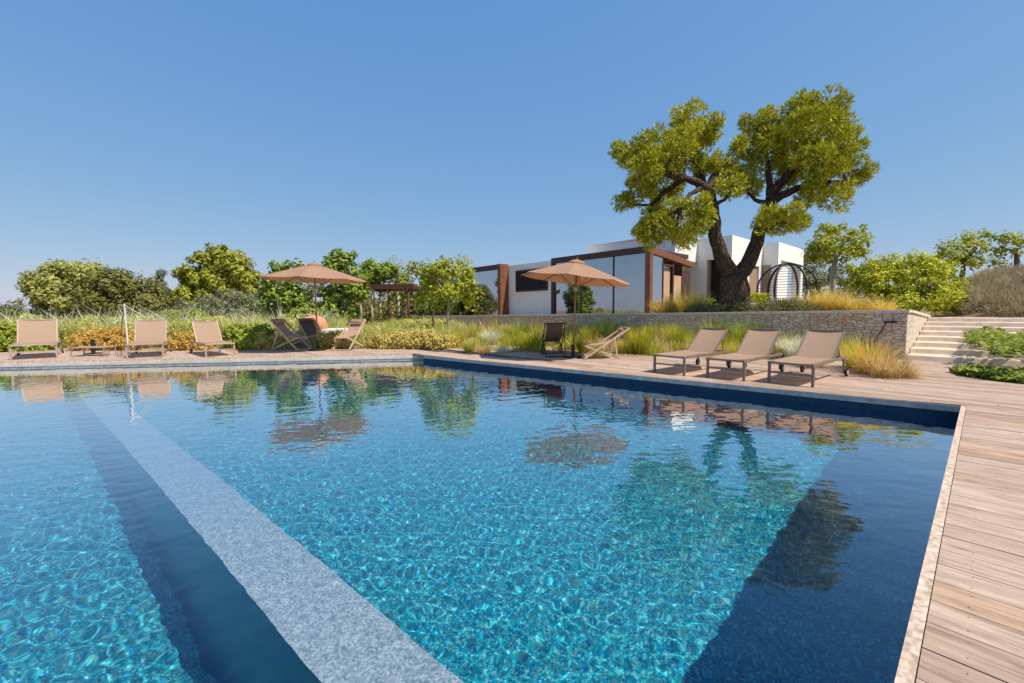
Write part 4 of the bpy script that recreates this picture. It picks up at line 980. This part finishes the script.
def parasol(label, loc, rad, rim, apex, lean, tilt, rot):
    t = thing('parasol', label, 'parasol', loc, 0, 'terracotta parasols beside the pool')
    T_ = Vector((math.tan(lean)*apex, 0, apex-.02))
    q = M(); q.tube([(0,0,.04), T_], .024, 12); q.build('pole', m_wood, t, smooth=True)
    q = M(); q.lathe([(0.001,.0),(.27,.0),(.27,.035),(.25,.05),(.05,.06),(.05,.34),(.032,.36),(.0245,.36)], 28); q.build('base', m_base, t, smooth=False)
    # octagonal canopy: panels pulled down between the ribs
    RT = Matrix.Rotation(tilt, 3, 'Y'); top = Vector((math.tan(lean)*apex, 0, apex)); dz = apex-rim
    def P(u, ang):        # u along the rib 0..1
        k = ang/(math.pi/4); fr = abs((k % 1)-.5)*2; cs = math.cos(math.pi/8)/math.cos((k % 1-.5)*math.pi/4)
        r_ = rad*u*(cs+(1-cs)*0) ; z = -dz*(u**1.12)-.035*u*(1-fr**2)*math.sin(min(1,u*1.0)*math.pi*.75)
        return top+RT @ Vector((r_*math.cos(ang+rot), r_*math.sin(ang+rot), z))
    na, nu = 64, 9; v = []; f_ = []; u0 = .09
    for side in (0, 1):
        for j in range(nu+1):
            u = u0+(1-u0)*j/nu
            for i in range(na): v.append(P(u, 2*math.pi*i/na)-Vector((0,0,.006*side)))
    o_ = (nu+1)*na
    for j in range(nu):
        for i in range(na):
            a, b_ = j*na+i, j*na+(i+1) % na; f_ += [(a, a+na, b_+na, b_)]
    q = M(); q.add(v[:o_], f_)
    cn = q.build('canopy', m_canvas_mat, t, smooth=False)
    v = [top+RT @ Vector((0,0,.07))]; f_ = []
    for j, (rr_, zz) in enumerate([(.10,.045),(.20,.0),(.235,-.045)]):
        for i in range(32): a = 2*math.pi*i/32; v.append(top+RT @ Vector((rr_*math.cos(a+rot), rr_*math.sin(a+rot), zz)))
    for i in range(32): f_.append((0, 1+i, 1+(i+1) % 32))
    for j in range(2):
        for i in range(32): f_.append((1+j*32+i, 1+(j+1)*32+i, 1+(j+1)*32+(i+1) % 32, 1+j*32+(i+1) % 32))
    M().add(v, f_).build('vent', m_canvas_mat, cn)
    M().tube([top+RT @ Vector((0,0,.06)), top+RT @ Vector((0,0,.13))], .018, 10).build('finial', m_wood, t)
    hub = T_*.72; M().tube([hub-Vector((0,0,.06)), hub+Vector((0,0,.05))], .05, 12).build('hub', m_palewood, t)
    for k in range(8):
        ang = k*math.pi/4
        a = top+Vector((0,0,-.05)); e = P(.985, ang)-Vector((0,0,.022)); m_ = a.lerp(e, .5)
        rb = M().bar(a, e, .018, .022).build('rib', m_wood, t)
        M().bar(hub+Vector((0,0,.03)), m_-Vector((0,0,.012)), .014, .018).build('strut', m_wood, rb)
    return t
pL = gz(318, 350.5, .0); pR = gz(573, 357.3, .0)
parasol('larger parasol at the left, shading three deck chairs', pL, 1.72, 2.40, 2.93, R(-.2), R(1.5), R(10))
parasol('tilted parasol standing before the stone wall and glass pavilion', pR, 1.53, 2.13, 2.62, R(2.2), R(7), R(30))

# folding deck chairs
m_sl_d = plain('brown_shaded_canvas_sling', (.12,.075,.062), .85, .15, 30)  # dark brown; on the chair under the left parasol it paints the shade
m_sl_l = plain('mauve_taupe_canvas_sling', (.36,.24,.19), .85, .12, 30)
def deckchair(label, loc, rz, sling, group, wood=None, scale=1., rec=0.0, pillow=True):
    """front of the chair towards +y"""
    t = thing('deck_chair', label, 'deck chair', loc, rz, group); wood = wood or m_palewood
    hw = .29; top = Vector((0, -.48-rec*.9, .96-rec*.5)); ft = Vector((0, .46, .025)); fs = Vector((0, .42, .40-rec*.2)); rf = Vector((0, -.50, .025)); X_ = Vector((1,0,0))
    for s in (-1, 1):
        M().bar(top+X_*hw*s, ft+X_*hw*s, .024, .045).build('rail', wood, t)
        M().bar(rf+X_*(hw-.032)*s, fs+X_*(hw-.032)*s, .024, .042).build('leg', wood, t)
        M().bar(top.lerp(ft, .34)+X_*(hw+.026)*s, rf.lerp(fs, .10)+X_*(hw+.026)*s, .02, .035).build('prop', wood, t)
    q = M()
    for p, w_ in ((top, hw), (ft, hw), (fs, hw-.032), (rf, hw-.032)): q.tube([p-X_*(w_-.013), p+X_*(w_-.013)], .017, 8)
    for k, (p, w_) in enumerate(((top, hw), (ft, hw), (fs, hw-.032), (rf, hw-.032))): M().tube([p-X_*(w_-.013), p+X_*(w_-.013)], .017, 8).build('crossbar', wood, t)
    v = []; f_ = []; n_ = 16; sw = hw-.055
    for side in (0, 1):
        for i in range(n_+1):
            f = i/n_; p = top.lerp(fs, f)+Vector((0, -.10*math.sin(math.pi*f)*.8, -.17*math.sin(math.pi*f**.8)))
            for s in (-1, -.5, 0, .5, 1): v.append((s*sw, p.y, p.z+.018-.012*(1-s*s)-.008*side))
    o_ = (n_+1)*5
    for i in range(n_):
        for k in range(4): a = i*5+k; f_ += [(a, a+1, a+6, a+5), (o_+a, o_+a+5, o_+a+6, o_+a+1)]
    sl = M().add(v, f_).build('sling', sling, t)
    if pillow:
        q = M(); p = top.lerp(fs, .16)+Vector((0, -.02, .02)); q.tube([p-X_*(sw-.01), p-X_*.1, p+X_*.1, p+X_*(sw-.01)], [.03,.042,.042,.03], 10); q.build('head_pillow', sling, sl, smooth=True)
    t.scale = (scale,)*3; return t
CG = 'folding deck chairs under the left parasol'
deckchair('pale framed deck chair seen from its side at the left of the shaded group', gz(290, 350.5, 0)+Vector((0,.1,0)), R(-103), m_sl_l, CG, scale=1.12)
deckchair('deck chair with its sling coloured dark for the parasol shade, left of the pole', gz(307, 348.0, 0)+Vector((.1,.3,0)), R(-128), m_sl_d, CG, scale=1.12)
deckchair('pale deck chair standing right of the left parasol pole', gz(350, 349.5, 0), R(166), m_sl_l, CG, scale=1.08)
deckchair('dark sling deck chair seen from behind left of the right parasol', gz(553.5, 356.3, 0)+Vector((0,.2,0)), R(2), m_sl_d, None, wood=m_base, scale=.98)
deckchair('pale folding chair reclined flat between right parasol and loungers', gz(600, 358.5, 0)+Vector((0,.1,0)), R(93), m_sl_l, None, scale=1.0, rec=.28)

# low table with a black post, thin pole beside the second lounger
t = thing('side_table', 'low taupe side table standing between the two leftmost loungers', 'side table', gz(94, 355.6, 0), R(5))
M().box((0,0,.27), (1.0,.5,.025)).build('table_top', m_alul, t, bevel=.004)
for sx in (-1, 1):
    for sy in (-1, 1): M().box((sx*.47, sy*.22, .1285), (.025,.025,.257)).build('leg', m_alul, t)
t = thing('parasol_stand', 'empty black parasol stand behind the low side table', 'parasol stand', gz(93.5, 353.8, 0))
M().lathe([(.001,0),(.22,0),(.22,.03),(.05,.045),(.05,.05)], 24).build('plate', m_base, t); M().tube([(0,0,.045), (0,0,.48)], .055, 16).build('tube', m_base, t)
t = thing('cleaning_pole', 'thin pale pole propped upright beside the second lounger', 'pole', gz(125.5, 357.5, 0)+Vector((0,.12,0)))
M().tube([(0,0,0), (-.05,0.02,1.62)], .022, 8).build('pole', m_wheel, t); M().tube([(-.05,.03,1.60), (-.42,.25,.75), (-.55,.35,.02)], .008, 6).build('cord', m_base, t); M().tube([(-.05,.03,1.58), (.4,.3,1.15)], .008, 6).build('cord', m_wheel, t)

# domed oven and its counter
m_terra = plain('terracotta_dome', (.50,.24,.14), .8, .22, 5, .3)
oc = gy(318, 320, 17.2); oc.z = gh(oc.x, oc.y)-.05
t = thing('garden_oven', 'terracotta domed oven on a low white counter behind the left parasol', 'garden oven', oc, R(20)); t.scale = (.68,.68,.78)
M().box((.35,0,.36), (2.6,1.2,.9)).build('counter', m_white, t, bevel=.02)
M().lathe([(.78,.812),(.79,.95),(.75,1.12),(.64,1.30),(.46,1.43),(.24,1.50),(.001,1.52)], 36, (-.25,0,0)).build('dome', m_terra, t, smooth=True)
M().lathe([(.09,1.48),(.09,1.62),(.11,1.62),(.11,1.66),(.001,1.66)], 14, (-.25,.1,0)).build('flue', m_terra, t)

# pergola
m_brownwood = plain('dark_stained_timber', (.10,.038,.026), .7, .25, 5)
m_post = plain('bleached_post', (.46,.40,.30), .85, .2, 6)
pc = gy(394, 300, 29.5); pc = Vector((pc.x, pc.y, gh(pc.x, pc.y)))
t = thing('pergola', 'dark brown slatted pergola on pale posts among the fig trees', 'pergola', pc, R(-8))
H_ = 2.42
q = M()
for i in range(15): q.box((-1.75+i*.25, 0, H_+.17), (.06, 3.2, .10))
q.build('slats', m_brownwood, t)
for y in (-1.4, 1.4): M().box((0, y, H_+.04), (3.9, .14, .156)).build('beam', m_brownwood, t)
M().box((0, -1.66, H_+.13), (3.9, .05, .30)).build('fascia', m_brownwood, t)
for i, (x, y, mt_) in enumerate(((-1.55,-1.4,m_post),(-.85,-1.38,m_post),(.25,-1.4,m_brownwood),(-.3,1.4,m_post),(1.55,1.4,m_brownwood),(-1.6,1.4,m_post),(1.5,-1.4,m_brownwood))):
    M().tube([(x, y, -.1), (x+.02, y, H_-.04)], .075, 10).build('post', mt_, t, smooth=True)
ac = gy(379, 300, 60); t = thing('antenna_mast', 'thin white antenna mast rising behind the fig trees', 'antenna', (ac.x, ac.y, gh(ac.x, ac.y)))
M().tube([(0,0,0), (0,0,9.2)], [.08,.05], 8).build('mast', m_wheel, t)
q = M()
for z_ in (7.4, 7.9, 8.4, 8.9): q.bar((-.35,0,z_), (.35,0,z_), .03, .03)
q.build('aerial', m_alu, t)

t_ = bpy.data.objects['pergola']; t_.scale = (1.07, 1.07, 1.04)
# black round cage seat on the terrace
bc = gy(786, 300, 19.3); bc = Vector((bc.x, bc.y, gh(bc.x, bc.y)))
t = thing('cage_daybed', 'round black metal cage frame with stretched cords standing on the terrace', 'garden cage', bc, R(35))
Rr = 1.14; zc = 1.17; m_blk = m_base
for k, (ang, rr_) in enumerate(((0, .045), (62, .05), (118, .036))):
    a = R(ang); pts = [(Rr*math.cos(th)*math.cos(a), Rr*math.cos(th)*math.sin(a), zc+Rr*math.sin(th)) for th in np.linspace(-math.pi/2, math.pi*1.5, 49)]
    M().tube(pts, rr_, 8, cap=False).build('hoop', m_blk, t, smooth=True)
q = M()
for j in range(15):
    z_ = -.75+j*.115; r_ = math.sqrt(max(.01, Rr*Rr-z_*z_))
    q.tube([(r_*math.cos(a), r_*math.sin(a), zc+z_) for a in np.linspace(R(62), R(242), 17)], .011, 5)
q.build('cords', m_blk, t)
M().lathe([(.001,-1.17),(.5,-1.17),(.5,-1.15),(.06,-1.14),(.06,-1.0)], 20, (0,0,zc)).build('foot', m_blk, t)

# planter with a lime green box hedge
pc = gy(753, 300, 19.0); zt_ = gh(pc.x, pc.y)
t = thing('planter', 'pale stone planter holding a clipped lime green hedge right of the pine trunk', 'planter', (pc.x, pc.y, zt_), R(-8))
M().box((0,0,.27), (1.3,.6,.6)).build('trough', m_cap, t, bevel=.015)
C_ = np.stack([RS.uniform(-.62,.62,1600), RS.uniform(-.28,.28,1600), RS.uniform(.58,1.0,1600)], 1); V, F = leaves(C_, unit(1600), .05, 1.5)
m_limeh = leafmat('clipped_lime_hedge', [(.16,.20,.012),(.34,.36,.02),(.48,.46,.04)], .35)
npmesh('hedge', V, F, m_limeh, t)
p = gy(707, 300, 18.2); P, D = crown_points([((0,0,.35), (.55,.5,.42))], 90, 14, .15, .6); V, F = leaves(P, D, .07, 1.6)
o = npmesh('low_bush', V, F, m_laurel); o.location = (p.x, p.y, gh(p.x, p.y)); tag(o, 'dark green bush left of the foot of the pine trunk', 'bush')
# wall light leaning out of the stone face
p = gz(879, 352, .35)
wA = to_ab(880*0+p.x, p.y)[0]
ua = ray(881, 335); kk = ua[0]/ua[1]; a_ = (10.6-kk*9.6)/(.672+.741*kk)
p = ab(a_, WALL_B, 0)
t = thing('wall_lamp', 'thin black garden lamp with a small square head leaning before the stone wall end', 'garden lamp', (p.x, p.y, 0), WROT)
M().tube([(.16,.12,.30), (-.12,.10,.93)], .013, 8).build('stem', m_base, t); M().box((-.19,.10,.94), (.24,.10,.045)).build('lamp_head', m_base, t); M().box((.16,.06,.30), (.07,.14,.07)).build('bracket', m_base, t)
